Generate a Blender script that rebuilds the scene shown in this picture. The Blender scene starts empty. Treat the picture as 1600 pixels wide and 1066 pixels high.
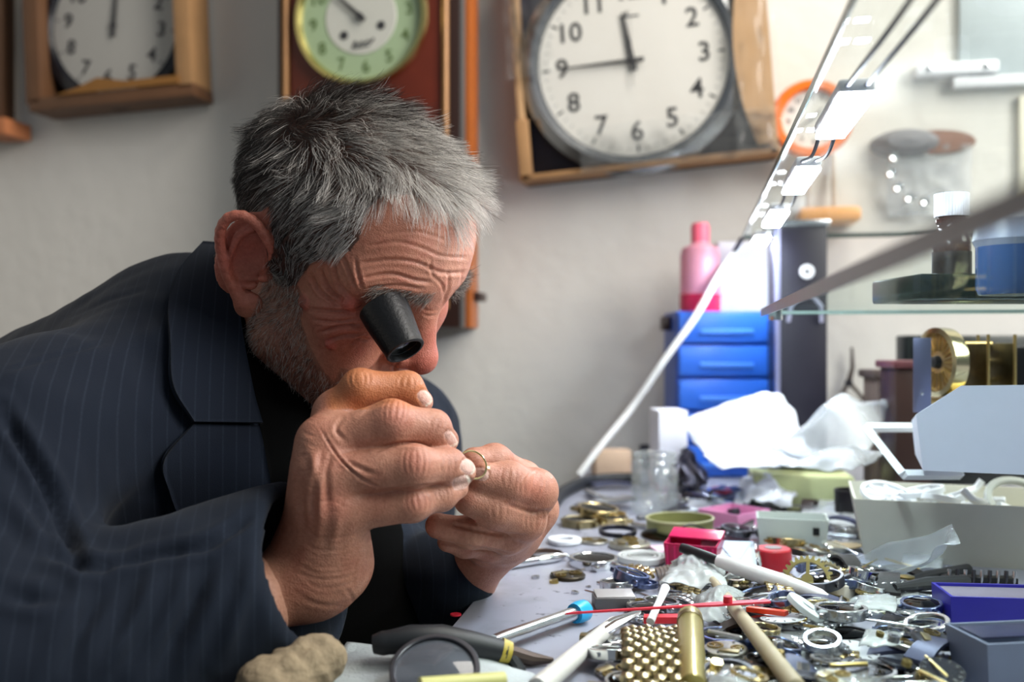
import bpy, bmesh, math, random
import numpy as np
from mathutils import Vector, Matrix, noise as mnoise
from mathutils.bvhtree import BVHTree

scene = bpy.context.scene
COL = scene.collection
random.seed(7)
RNG = np.random.default_rng(11)

# ------------------------------------------------------------------ camera
FPX = 1500.0                       # focal length in pixels of the 1600 wide frame
YAW = math.radians(10.76)
CAM_Z = 0.94
TABLE_Z = 0.75
cam_data = bpy.data.cameras.new('camera')
cam_data.sensor_width = 36.0
cam_data.lens = FPX / 1600.0 * 36.0
cam_data.clip_start = 0.02
cam_data.dof.use_dof = True
cam_data.dof.focus_distance = 0.645
cam_data.dof.aperture_fstop = 4.6
cam = bpy.data.objects.new('camera', cam_data)
COL.objects.link(cam)
cam.location = (0, 0, CAM_Z)
cam.rotation_euler = (math.radians(90), 0, YAW)
scene.camera = cam

# ------------------------------------------------------------------ world and lights
world = bpy.data.worlds.new('world')
scene.world = world
world.use_nodes = True
bg = world.node_tree.nodes['Background']
bg.inputs[0].default_value = (0.80, 0.90, 1.0, 1)
bg.inputs[1].default_value = 0.22

def area_light(name, loc, target, size, power, color, size_y=None):
    d = bpy.data.lights.new(name, 'AREA')
    d.energy = power; d.color = color; d.size = size
    if size_y:
        d.shape = 'RECTANGLE'; d.size_y = size_y
    o = bpy.data.objects.new(name, d)
    COL.objects.link(o)
    o.location = loc
    o.rotation_euler = (Vector(target) - Vector(loc)).to_track_quat('-Z', 'Y').to_euler()
    return o

# unseen area lights added: a key high on the right, a fill from above
area_light('right_key_light', (1.55, 0.30, 2.05), (-0.15, 0.80, 0.95), 0.9, 58, (1.0, 0.95, 0.9), 1.2)
area_light('top_fill_light', (0.5, 0.95, 2.5), (0.4, 1.1, 0.8), 0.8, 22, (1.0, 0.93, 0.82))

scene.view_settings.view_transform = 'Standard'
scene.view_settings.look = 'None'
scene.view_settings.gamma = 1.0
scene.view_settings.use_curve_mapping = False
scene.view_settings.exposure = 0.0

# ------------------------------------------------------------------ frames: camera metric (right, up, depth) <-> world
CA, SA = math.cos(YAW), math.sin(YAW)
def cpt(px, py, t):
    return np.array([(px - 800) / FPX * t, (533 - py) / FPX * t, t])
def c2w(c):
    c = np.asarray(c, float)
    x, u, t = c[..., 0], c[..., 1], c[..., 2]
    return np.stack([x * CA - t * SA, x * SA + t * CA, u + CAM_Z], -1)
def w2c(w):
    w = np.asarray(w, float)
    return np.stack([w[..., 0] * CA + w[..., 1] * SA, w[..., 2] - CAM_Z, -w[..., 0] * SA + w[..., 1] * CA], -1)
def W(px, py, t):                  # a point of the room at depth t
    return Vector(c2w(cpt(px, py, t)))
def depth_on(px, py, z):           # depth at which the sight line reaches height z
    return (CAM_Z - z) * FPX / (py - 533)
def T(px, py, dz=0.0):             # a point on the bench (dz above it)
    t = depth_on(px, py, TABLE_Z + dz)
    return W(px, py, t)
def Tscale(px, py, dz=0.0):        # metres per pixel there
    return depth_on(px, py, TABLE_Z + dz) / FPX
WALL_Y = 1.55
def on_wall(px, py, off=0.0):
    t = (WALL_Y - off) / (CA + (px - 800) / FPX * SA)
    return W(px, py, t)
def cproj(c):
    return np.stack([800 + FPX * c[..., 0] / c[..., 2], 533 - FPX * c[..., 1] / c[..., 2]], -1)

# ------------------------------------------------------------------ materials
MATS = {}
def mat(name, color, rough=0.5, metal=0.0, var=0.06, scale=60.0, bump=0.0, bscale=300.0, spec=0.5,
        trans=0.0, alpha=1.0, emit=None, estr=0.0, coat=0.0, sss=0.0, ior=1.45):
    if name in MATS: return MATS[name]
    m = bpy.data.materials.new(name); m.use_nodes = True
    nt = m.node_tree; b = nt.nodes['Principled BSDF']
    b.inputs['Roughness'].default_value = rough
    b.inputs['Metallic'].default_value = metal
    b.inputs['Specular IOR Level'].default_value = spec
    b.inputs['Transmission Weight'].default_value = trans
    b.inputs['Alpha'].default_value = alpha
    b.inputs['Coat Weight'].default_value = coat
    b.inputs['IOR'].default_value = ior
    if sss:
        b.inputs['Subsurface Weight'].default_value = sss
        b.inputs['Subsurface Radius'].default_value = (0.01, 0.004, 0.002)
    if emit:
        b.inputs['Emission Color'].default_value = (*emit, 1)
        b.inputs['Emission Strength'].default_value = estr
    tc = nt.nodes.new('ShaderNodeTexCoord')
    nz = nt.nodes.new('ShaderNodeTexNoise'); nz.inputs['Scale'].default_value = scale
    nz.inputs['Detail'].default_value = 3
    nt.links.new(tc.outputs['Object'], nz.inputs['Vector'])
    mx = nt.nodes.new('ShaderNodeMix'); mx.data_type = 'RGBA'
    mx.inputs[6].default_value = (*[max(0, c * (1 - var)) for c in color[:3]], 1)
    mx.inputs[7].default_value = (*[min(1, c * (1 + var)) for c in color[:3]], 1)
    nt.links.new(nz.outputs['Fac'], mx.inputs[0])
    nt.links.new(mx.outputs[2], b.inputs['Base Color'])
    if bump:
        n2 = nt.nodes.new('ShaderNodeTexNoise'); n2.inputs['Scale'].default_value = bscale
        nt.links.new(tc.outputs['Object'], n2.inputs['Vector'])
        bp = nt.nodes.new('ShaderNodeBump'); bp.inputs['Strength'].default_value = bump
        bp.inputs['Distance'].default_value = 0.002
        nt.links.new(n2.outputs['Fac'], bp.inputs['Height'])
        nt.links.new(bp.outputs['Normal'], b.inputs['Normal'])
    MATS[name] = m
    return m
def srgb(r, g, b):
    def f(c):
        c /= 255.0
        return c / 12.92 if c <= 0.04045 else ((c + 0.055) / 1.055) ** 2.4
    return (f(r), f(g), f(b))

# ------------------------------------------------------------------ objects
def tag(o, label=None, cat=None, group=None, kind=None):
    if label: o['label'] = label
    if cat: o['category'] = cat
    if group: o['group'] = group
    if kind: o['kind'] = kind
    return o
def empty(name, loc=(0, 0, 0), label=None, cat=None, group=None, rot=(0, 0, 0)):
    o = bpy.data.objects.new(name, None)
    o.empty_display_size = 0.01
    COL.objects.link(o); o.location = loc; o.rotation_euler = rot
    return tag(o, label, cat, group)
def link_mesh(name, me, m=None, parent=None, smooth=True, angle=40):
    if m and not me.materials: me.materials.append(m)
    o = bpy.data.objects.new(name, me)
    COL.objects.link(o)
    if parent: o.parent = parent
    return o
def smooth_mesh(me, angle=None):
    n = len(me.polygons)
    me.polygons.foreach_set('use_smooth', np.ones(n, bool))
    if angle is not None:
        bm = bmesh.new(); bm.from_mesh(me)
        ca = math.radians(angle)
        for e in bm.edges:
            if len(e.link_faces) == 2 and e.calc_face_angle(0) > ca: e.smooth = False
        bm.to_mesh(me); bm.free()
    me.update()
class MB:
    """collects shapes, builds ONE mesh object"""
    def __init__(self): self.v = []; self.f = []
    def add(self, vs, fs, M=None):
        b = len(self.v)
        if M is not None: vs = [M @ Vector(v) for v in vs]
        self.v += [tuple(v) for v in vs]; self.f += [tuple(i + b for i in q) for q in fs]
        return self
    def box(self, c, s, M=None, bevel=0.0):
        sx, sy, sz = [a / 2 for a in s]; bv = min(bevel, sx * .9, sy * .9, sz * .9)
        if bv <= 0:
            vs = [(c[0] + x * sx, c[1] + y * sy, c[2] + z * sz) for z in (-1, 1) for y in (-1, 1) for x in (-1, 1)]
            fs = [(0, 2, 3, 1), (4, 5, 7, 6), (0, 1, 5, 4), (2, 6, 7, 3), (0, 4, 6, 2), (1, 3, 7, 5)]
            return self.add(vs, fs, M)
        bm = bmesh.new(); bmesh.ops.create_cube(bm, size=1)
        for v in bm.verts: v.co = Vector((v.co.x * s[0], v.co.y * s[1], v.co.z * s[2]))
        bmesh.ops.bevel(bm, geom=bm.edges[:], offset=bv, segments=2, affect='EDGES', profile=0.5)
        bm.verts.index_update()
        self.add([Vector(c) + v.co for v in bm.verts], [[v.index for v in fc.verts] for fc in bm.faces], M)
        bm.free(); return self
    def lathe(self, prof, n=24, M=None, closed=False, arc=None):
        """prof: (radius, z) list, about Z"""
        vs = []; fs = []; k = len(prof)
        full = arc is None
        m_ = n if full else n + 1
        for i in range(m_):
            a = 2 * math.pi * i / n if full else arc[0] + (arc[1] - arc[0]) * i / n
            for r, z in prof: vs.append((r * math.cos(a), r * math.sin(a), z))
        kk = k if closed else k - 1
        for i in range(n):
            j = (i + 1) % m_
            for q in range(kk):
                q2 = (q + 1) % k
                fs.append((i * k + q, j * k + q, j * k + q2, i * k + q2))
        if full and not closed:
            if prof[0][0] > 1e-6: fs.append(tuple(i * k for i in range(n))[::-1])
            if prof[-1][0] > 1e-6: fs.append(tuple(i * k + k - 1 for i in range(n)))
        return self.add(vs, fs, M)
    def tube(self, pts, r, n=8, M=None, cap=True):
        pts = [Vector(p) for p in pts]; k = len(pts)
        rr = r if hasattr(r, '__len__') else [r] * k
        vs = []; fs = []; prev = None
        for i, p in enumerate(pts):
            d = (pts[min(i + 1, k - 1)] - pts[max(i - 1, 0)])
            d = d.normalized() if d.length > 1e-9 else Vector((0, 0, 1))
            if prev is None:
                u = d.cross(Vector((0, 0, 1)))
                if u.length < 1e-3: u = d.cross(Vector((1, 0, 0)))
            else: u = prev - d * prev.dot(d)
            u.normalize(); prev = u; w = d.cross(u)
            for j in range(n):
                a = 2 * math.pi * j / n
                vs.append(p + (u * math.cos(a) + w * math.sin(a)) * rr[i])
        for i in range(k - 1):
            for j in range(n):
                j2 = (j + 1) % n
                fs.append((i * n + j, i * n + j2, (i + 1) * n + j2, (i + 1) * n + j))
        if cap: fs.append(tuple(range(n))[::-1]); fs.append(tuple((k - 1) * n + j for j in range(n)))
        return self.add(vs, fs, M)
    def prism(self, outline, h, M=None, z0=0.0):
        n = len(outline)
        vs = [(x, y, z0) for x, y in outline] + [(x, y, z0 + h) for x, y in outline]
        fs = [tuple(range(n))[::-1], tuple(range(n, 2 * n))] + [(i, (i + 1) % n, n + (i + 1) % n, n + i) for i in range(n)]
        return self.add(vs, fs, M)
    def build(self, name, m, parent=None, smooth=35, loc=None, rot=None):
        me = bpy.data.meshes.new(name)
        me.from_pydata(self.v, [], self.f)
        bm = bmesh.new(); bm.from_mesh(me)
        bmesh.ops.recalc_face_normals(bm, faces=bm.faces[:])
        bm.to_mesh(me); bm.free()
        if smooth: smooth_mesh(me, smooth)
        o = link_mesh(name, me, m, parent)
        if loc is not None: o.location = loc
        if rot is not None: o.rotation_euler = rot
        return o
def text_obj(name, body, size, m, parent=None, M=None, align='CENTER', depth=0.0004, shear=0.0, bold=0.0):
    cu = bpy.data.curves.new(name, 'FONT'); cu.body = body; cu.size = size
    cu.align_x = align; cu.align_y = 'CENTER'; cu.extrude = depth; cu.shear = shear; cu.offset = bold
    cu.resolution_u = 3
    o = bpy.data.objects.new(name, cu); COL.objects.link(o)
    dg = bpy.context.evaluated_depsgraph_get()
    me = bpy.data.meshes.new_from_object(o.evaluated_get(dg))
    bpy.data.objects.remove(o); bpy.data.curves.remove(cu)
    me.materials.clear(); me.materials.append(m)
    o = bpy.data.objects.new(name, me); COL.objects.link(o)
    if parent: o.parent = parent
    if M is not None: o.matrix_local = M
    return o
def copy_tree(o, parent=None):
    c = o.copy(); COL.objects.link(c)
    if parent: c.parent = parent
    for ch in list(o.children): 
        k = copy_tree(ch, c); k.matrix_parent_inverse = ch.matrix_parent_inverse
    return c
def TR(loc=(0, 0, 0), rx=0, ry=0, rz=0, s=1.0):
    return Matrix.Translation(Vector(loc)) @ Matrix.Rotation(rz, 4, 'Z') @ Matrix.Rotation(ry, 4, 'Y') @ Matrix.Rotation(rx, 4, 'X') @ Matrix.Diagonal((s, s, s, 1))

# ------------------------------------------------------------------ implicit surfaces for organic shapes
def s_ell(P, c, r, Rm=None):
    q = P - np.asarray(c)
    if Rm is not None: q = q @ Rm
    r = np.asarray(r, float)
    k0 = np.sqrt(((q / r) ** 2).sum(1)); k1 = np.sqrt(((q / r ** 2) ** 2).sum(1)) + 1e-9
    return k0 * (k0 - 1) / k1
def s_cone(P, a, b, r1, r2):
    a = np.asarray(a, float); b = np.asarray(b, float); d = b - a
    t = np.clip(((P - a) @ d) / max(d @ d, 1e-12), 0, 1)
    return np.sqrt(((P - a - t[:, None] * d) ** 2).sum(1)) - (r1 + (r2 - r1) * t)
def smin(a, b, k):
    h = np.maximum(k - np.abs(a - b), 0) / k
    return np.minimum(a, b) - h * h * k * 0.25
def smax(a, b, k): return -smin(-a, -b, k)
def chain(P, pts, rs, k=None):
    d = None
    for i in range(len(pts) - 1):
        q = s_cone(P, pts[i], pts[i + 1], rs[i], rs[i + 1])
        d = q if d is None else (np.minimum(d, q) if k is None else smin(d, q, k))
    return d
def sdf_mesh(func, lo, hi, h):
    lo = np.asarray(lo, float); hi = np.asarray(hi, float); B = 4
    n = (np.ceil((hi - lo) / (h * B)).astype(int) + 1)
    ax = [lo[i] + np.arange(n[i]) * h * B for i in range(3)]
    G = np.stack(np.meshgrid(*ax, indexing='ij'), -1).reshape(-1, 3)
    Cc = func(G + h * B / 2).reshape(n)
    act = np.abs(Cc) < h * B * 1.6
    F = np.repeat(np.repeat(np.repeat(Cc, B, 0), B, 1), B, 2).astype(np.float32)
    A = np.repeat(np.repeat(np.repeat(act, B, 0), B, 1), B, 2)
    idx = np.argwhere(A)
    for s in range(0, len(idx), 400000):
        q = idx[s:s + 400000]
        F[q[:, 0], q[:, 1], q[:, 2]] = func(lo + q * h)
    S = F < 0
    c = np.zeros(np.array(S.shape) - 1, np.uint8)
    for dx in (0, 1):
        for dy in (0, 1):
            for dz in (0, 1):
                c += S[dx:S.shape[0] - 1 + dx, dy:S.shape[1] - 1 + dy, dz:S.shape[2] - 1 + dz]
    cells = np.argwhere((c > 0) & (c < 8))
    ind = np.full(c.shape, -1, np.int32)
    ind[cells[:, 0], cells[:, 1], cells[:, 2]] = np.arange(len(cells))
    acc = np.zeros((len(cells), 3)); cnt = np.zeros(len(cells))
    cor = [(i, j, k) for i in (0, 1) for j in (0, 1) for k in (0, 1)]
    val = {o: F[cells[:, 0] + o[0], cells[:, 1] + o[1], cells[:, 2] + o[2]] for o in cor}
    for a in cor:
        for i in range(3):
            if a[i] == 0:
                b = list(a); b[i] = 1; b = tuple(b)
                va, vb = val[a], val[b]
                m_ = (va < 0) != (vb < 0)
                t = np.where(m_, va / np.where(m_, va - vb, 1), 0)
                p = np.array(a, float)[None] + t[:, None] * (np.array(b, float) - np.array(a, float))[None]
                acc += p * m_[:, None]; cnt += m_
    V = lo + (cells + acc / cnt[:, None]) * h
    quads = []
    for axn in range(3):
        u, v = (axn + 1) % 3, (axn + 2) % 3
        s0 = [slice(None)] * 3; s1 = [slice(None)] * 3
        s0[axn] = slice(0, -1); s1[axn] = slice(1, None)
        e = np.argwhere(S[tuple(s0)] != S[tuple(s1)])
        ok = (e[:, u] > 0) & (e[:, v] > 0) & (e[:, u] < c.shape[u]) & (e[:, v] < c.shape[v])
        e = e[ok]
        def at(du, dv):
            q = e.copy(); q[:, u] -= du; q[:, v] -= dv
            return ind[q[:, 0], q[:, 1], q[:, 2]]
        Q = np.stack([at(1, 1), at(0, 1), at(0, 0), at(1, 0)], 1)
        flip = S[e[:, 0], e[:, 1], e[:, 2]]
        Q[~flip] = Q[~flip][:, ::-1]
        quads.append(Q)
    Q = np.concatenate(quads); Q = Q[(Q >= 0).all(1)]
    return V, Q
def vnormals(V, Q):
    n = np.cross(V[Q[:, 2]] - V[Q[:, 0]], V[Q[:, 3]] - V[Q[:, 1]])
    N = np.zeros_like(V)
    for i in range(4): np.add.at(N, Q[:, i], n)
    return N / (np.linalg.norm(N, axis=1, keepdims=True) + 1e-12)
def relax(V, Q, it=1, f=0.5):
    for _ in range(it):
        A = np.zeros_like(V); c = np.zeros(len(V))
        for i in range(4):
            j = (i + 1) % 4
            np.add.at(A, Q[:, i], V[Q[:, j]]); np.add.at(c, Q[:, i], 1)
            np.add.at(A, Q[:, j], V[Q[:, i]]); np.add.at(c, Q[:, j], 1)
        V = V * (1 - f) + f * A / np.maximum(c, 1)[:, None]
    return V
def spline(pts, n=6):
    """Catmull-Rom through points (any dimension)"""
    P = np.asarray(pts, float)
    if len(P) < 3: return np.array([P[0] + (P[-1] - P[0]) * t for t in np.linspace(0, 1, n + 1)])
    E = np.vstack([2 * P[0] - P[1], P, 2 * P[-1] - P[-2]]); out = []
    for i in range(1, len(E) - 2):
        p0, p1, p2, p3 = E[i - 1], E[i], E[i + 1], E[i + 2]
        for t in np.arange(n) / n:
            out.append(.5 * ((2 * p1) + (-p0 + p2) * t + (2 * p0 - 5 * p1 + 4 * p2 - p3) * t * t + (-p0 + 3 * p1 - 3 * p2 + p3) * t ** 3))
    out.append(P[-1])
    return np.array(out)
def seg_dist2(p, poly):
    """2-D distance of points p to a polyline"""
    d = np.full(len(p), 1e9)
    for a, b in zip(poly[:-1], poly[1:]):
        e = b - a; t = np.clip(((p - a) @ e) / max(e @ e, 1e-9), 0, 1)
        d = np.minimum(d, np.hypot(*(p - a - t[:, None] * e).T))
    return d
def crease(V, N, lines, front=True):
    """lines: (pixel polyline, half width px, depth in mm (negative raises)); applied to the side of the form that carries them"""
    pr = cproj(V); view = V / np.linalg.norm(V, axis=1, keepdims=True)
    face = -(N * view).sum(1)
    D = np.zeros(len(V))
    for ln, w, dep in lines:
        poly = spline(ln, 5); lo = poly.min(0) - 4 * w; hi = poly.max(0) + 4 * w
        m_ = (face > 0.02) & (pr > lo).all(1) & (pr < hi).all(1)
        if not m_.any(): continue
        d = seg_dist2(pr[m_], poly)
        # taper at both ends
        e = np.minimum(np.hypot(*(pr[m_] - poly[0]).T), np.hypot(*(pr[m_] - poly[-1]).T))
        tp = np.clip(e / (5 * w), 0, 1)
        g = np.exp(-(d / w) ** 2) - 0.35 * np.exp(-((d - 2.2 * w) / (1.1 * w)) ** 2)
        D[m_] += g * dep * 0.001 * tp * np.clip(face[m_] * 3, 0, 1)
    return V - N * D[:, None]
def in_poly(p, poly):
    poly = np.asarray(poly, float); x, y = p[:, 0], p[:, 1]
    r = np.zeros(len(p), bool); j = len(poly) - 1
    for i in range(len(poly)):
        xi, yi = poly[i]; xj, yj = poly[j]
        c_ = ((yi > y) != (yj > y)) & (x < (xj - xi) * (y - yi) / (yj - yi + 1e-12) + xi)
        r ^= c_; j = i
    return r
def fbm(P, scale, oct=3, seed=0.0):
    """cheap smooth pseudo noise in [-1,1], vectorised"""
    r = np.zeros(len(P)); a = 1.0; tot = 0; s = scale
    rg = np.random.default_rng(int(seed * 10) + 5)
    for o in range(oct):
        acc = np.zeros(len(P))
        for k in range(5):
            d = rg.normal(size=3); d /= np.linalg.norm(d)
            acc += np.sin(P @ d * s * 6.283 + rg.uniform(0, 6.28) + 1.7 * np.sin(P @ np.roll(d, 1) * s * 4.1 + rg.uniform(0, 6.28)))
        r += a * acc / 3.0; tot += a; a *= 0.5; s *= 2.03
    return np.clip(r / tot, -1, 1)
def mesh_from(name, V, Q, m, parent=None, cols=None, world=True):
    me = bpy.data.meshes.new(name)
    Vw = c2w(V) if world else V
    if world: Q = Q[:, ::-1]
    me.vertices.add(len(Vw)); me.vertices.foreach_set('co', Vw.astype(np.float32).ravel())
    k = Q.shape[1]
    me.loops.add(Q.size); me.loops.foreach_set('vertex_index', Q.astype(np.int32).ravel())
    me.polygons.add(len(Q)); me.polygons.foreach_set('loop_start', (np.arange(len(Q)) * k).astype(np.int32))
    me.polygons.foreach_set('use_smooth', np.ones(len(Q), bool))
    if cols is not None:
        for cn, cv in cols.items():
            at = me.color_attributes.new(cn, 'FLOAT_COLOR', 'POINT')
            c4 = np.ones((len(Vw), 4), np.float32); c4[:, :3] = cv
            at.data.foreach_set('color', c4.ravel())
    me.update(calc_edges=True); me.validate()
    return link_mesh(name, me, m, parent)
# ================================================================== THE ROOM
def plaster_material(name, a, b_):
    m = bpy.data.materials.new(name); m.use_nodes = True; nt = m.node_tree; b = nt.nodes['Principled BSDF']
    tc = nt.nodes.new('ShaderNodeTexCoord')
    n1 = nt.nodes.new('ShaderNodeTexNoise'); n1.inputs['Scale'].default_value = 2.2; n1.inputs['Detail'].default_value = 6
    n2 = nt.nodes.new('ShaderNodeTexNoise'); n2.inputs['Scale'].default_value = 34; n2.inputs['Detail'].default_value = 5
    nt.links.new(tc.outputs['Object'], n1.inputs['Vector']); nt.links.new(tc.outputs['Object'], n2.inputs['Vector'])
    mx = nt.nodes.new('ShaderNodeMix'); mx.data_type = 'RGBA'; mx.inputs[6].default_value = (*a, 1); mx.inputs[7].default_value = (*b_, 1)
    nt.links.new(n1.outputs['Fac'], mx.inputs[0]); nt.links.new(mx.outputs[2], b.inputs['Base Color'])
    b.inputs['Roughness'].default_value = .75
    bp = nt.nodes.new('ShaderNodeBump'); bp.inputs['Strength'].default_value = .5; bp.inputs['Distance'].default_value = .004
    nt.links.new(n2.outputs['Fac'], bp.inputs['Height']); nt.links.new(bp.outputs['Normal'], b.inputs['Normal'])
    return m
M_WALL = plaster_material('wall_plaster', srgb(206, 204, 198), srgb(222, 219, 212))
wall = MB().box((0.2, WALL_Y + .06, 1.3), (4.4, .12, 2.6)).build('wall_back', M_WALL, smooth=0); tag(wall, kind='structure')
wl = MB().box((-2.06, .3, 1.3), (.12, 2.6, 2.6)).build('wall_left', M_WALL, smooth=0); tag(wl, kind='structure')
fl = MB().box((0.2, .3, -.05), (4.6, 2.7, .1)).build('floor', mat('floor_tile', srgb(96, 88, 80), .6, var=.15, scale=8), smooth=0); tag(fl, kind='structure')

# ------------------------------------------------------------------ bench
def bench_material():
    m = bpy.data.materials.new('bench_laminate'); m.use_nodes = True; nt = m.node_tree; b = nt.nodes['Principled BSDF']
    tc = nt.nodes.new('ShaderNodeTexCoord')
    n1 = nt.nodes.new('ShaderNodeTexNoise'); n1.inputs['Scale'].default_value = 26; n1.inputs['Detail'].default_value = 8
    n2 = nt.nodes.new('ShaderNodeTexNoise'); n2.inputs['Scale'].default_value = 110; n2.inputs['Detail'].default_value = 4
    for n in (n1, n2): nt.links.new(tc.outputs['Object'], n.inputs['Vector'])
    cr = nt.nodes.new('ShaderNodeValToRGB'); e = cr.color_ramp.elements
    e[0].position = .28; e[0].color = (*srgb(140, 142, 154), 1); e[1].position = .45; e[1].color = (*srgb(156, 158, 172), 1)
    nt.links.new(n1.outputs['Fac'], cr.inputs[0])
    c2 = nt.nodes.new('ShaderNodeValToRGB'); e = c2.color_ramp.elements
    e[0].position = .27; e[0].color = (.25, .24, .25, 1); e[1].position = .36; e[1].color = (1, 1, 1, 1)
    nt.links.new(n2.outputs['Fac'], c2.inputs[0])
    mx = nt.nodes.new('ShaderNodeMix'); mx.data_type = 'RGBA'; mx.blend_type = 'MULTIPLY'; mx.inputs[0].default_value = 1
    nt.links.new(cr.outputs[0], mx.inputs[6]); nt.links.new(c2.outputs[0], mx.inputs[7]); nt.links.new(mx.outputs[2], b.inputs['Base Color'])
    b.inputs['Roughness'].default_value = .38
    return m
BX0, BX1, BY0, BY1 = -.159, 1.25, .22, WALL_Y - .005
bench = empty('workbench', (BX0, BY0, 0), 'grey laminate workbench strewn with watch parts, under the hands of the man', 'workbench')
B0 = Matrix.Translation((-BX0, -BY0, 0))
MB().box(((BX0 + BX1) / 2, (BY0 + BY1) / 2, TABLE_Z - .011), (BX1 - BX0, BY1 - BY0, .022), B0, .0015).build('worktop', bench_material(), bench)
M_LEG = mat('bench_wood', srgb(60, 48, 40), .7)
for x, y in ((BX0 + .34, BY0 + .05), (BX1 - .05, BY0 + .05), (BX0 + .34, BY1 - .05), (BX1 - .05, BY1 - .05)):
    MB().box((x, y, (TABLE_Z - .022) / 2), (.05, .05, TABLE_Z - .022), B0, .003).build('leg', M_LEG, bench)
MB().box(((BX0 + BX1) / 2 + .15, BY1 - .02, .45), (BX1 - BX0 - .36, .015, .5), B0, .002).build('back_panel', M_LEG, bench)

# ------------------------------------------------------------------ common materials
STEEL = mat('steel', srgb(200, 202, 206), .25, 1, var=.08, scale=200, bump=.05)
CHROME = mat('chrome', srgb(225, 227, 230), .12, 1, var=.04)
DSTEEL = mat('dark_steel', srgb(92, 92, 98), .35, 1, var=.15, scale=150)
BRASS = mat('brass', srgb(196, 174, 112), .28, 1, var=.1, scale=150)
GOLD = mat('gold_plate', srgb(208, 188, 140), .22, 1, var=.06)
OLDGOLD = mat('tarnished_gold', srgb(152, 140, 108), .4, 1, var=.2, scale=120)
BLACKP = mat('black_plastic', srgb(22, 22, 25), .4, var=.2, scale=150)
NAVY = mat('navy_card', srgb(30, 32, 52), .55, var=.15)
WHITEP = mat('white_plastic', srgb(236, 238, 242), .4, var=.03)
CREAMP = mat('cream_plastic', srgb(206, 204, 190), .45, var=.04)
PAPER = mat('white_paper', srgb(214, 219, 228), .8, var=.02)
DIALW = mat('dial_white', srgb(226, 222, 214), .5, var=.02)
INK = mat('dial_ink', srgb(52, 52, 54), .6, var=.05)
WOODT = mat('light_wood', srgb(168, 128, 86), .55, var=.18, scale=24, bump=.1, bscale=60)
WOODB = mat('brown_wood', srgb(102, 70, 46), .5, var=.2, scale=20)
WOODR = mat('mahogany', srgb(92, 34, 18), .35, var=.25, scale=16)
WOODD = mat('dark_wood', srgb(44, 24, 18), .4, var=.2, scale=18)
BLUEP = mat('blue_plastic', srgb(44, 102, 205), .35, var=.05)
PINK = mat('pink_plastic', srgb(232, 150, 196), .4, var=.04)
MAGENTA = mat('magenta_plastic', srgb(206, 30, 92), .25, var=.1)
REDP = mat('red_plastic', srgb(196, 34, 46), .35, var=.06)
RUBBER = mat('dark_rubber', srgb(30, 32, 36), .5, var=.1)
def clear_material(name, tint=(.93, .97, .96), haze=0.0, rough=.02, ior=1.3, flat=None):
    """thin clear sheet: transparent with a glossy surface and a little dirt"""
    if name in MATS: return MATS[name]
    m = bpy.data.materials.new(name); m.use_nodes = True; nt = m.node_tree; nt.nodes.clear()
    out = nt.nodes.new('ShaderNodeOutputMaterial'); tr = nt.nodes.new('ShaderNodeBsdfTransparent'); tr.inputs[0].default_value = (*tint, 1)
    gl = nt.nodes.new('ShaderNodeBsdfGlossy'); gl.inputs['Roughness'].default_value = rough
    lw = nt.nodes.new('ShaderNodeFresnel'); lw.inputs[0].default_value = ior
    mx = nt.nodes.new('ShaderNodeMixShader'); (nt.links.new(lw.outputs[0], mx.inputs[0]) if flat is None else setattr(mx.inputs[0], 'default_value', flat)); nt.links.new(tr.outputs[0], mx.inputs[1]); nt.links.new(gl.outputs[0], mx.inputs[2])
    last = mx
    if haze:
        df = nt.nodes.new('ShaderNodeBsdfDiffuse'); df.inputs[0].default_value = (.85, .87, .86, 1)
        tc = nt.nodes.new('ShaderNodeTexCoord'); nz = nt.nodes.new('ShaderNodeTexNoise'); nz.inputs['Scale'].default_value = 9; nz.inputs['Detail'].default_value = 5
        nt.links.new(tc.outputs['Object'], nz.inputs['Vector'])
        mp = nt.nodes.new('ShaderNodeMapRange'); mp.inputs[1].default_value = .35; mp.inputs[2].default_value = .75; mp.inputs[3].default_value = haze * .4; mp.inputs[4].default_value = haze * 1.6
        nt.links.new(nz.outputs['Fac'], mp.inputs[0])
        m2 = nt.nodes.new('ShaderNodeMixShader'); nt.links.new(mp.outputs[0], m2.inputs[0]); nt.links.new(mx.outputs[0], m2.inputs[1]); nt.links.new(df.outputs[0], m2.inputs[2]); last = m2
    nt.links.new(last.outputs[0], out.inputs[0]); MATS[name] = m
    return m
SHELFG = clear_material('shelf_glass', (.95, .98, .97), haze=.05, flat=.05)
CLEAR = clear_material('clear_glass', (.96, .98, .98))
DIALG = clear_material('dial_glass', (.985, .99, .99), flat=.02)
FILM = clear_material('clear_film', (.97, .98, .98), haze=.05, rough=.08, ior=1.25)
CRINK = clear_material('crinkled_film', (.95, .96, .98), haze=.30, rough=.16, ior=1.25)
JARC = clear_material('jar_clear', (.97, .985, .985), haze=.09, flat=.15, rough=.04)
BAG = clear_material('milky_film', (.90, .92, .97), haze=.27, rough=.14, ior=1.2)
EDGEG = mat('glass_edge', srgb(70, 92, 88), .2, var=.1)
EDGEG2 = mat('shelf_edge', srgb(112, 120, 124), .3, var=.2, scale=90)

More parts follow.
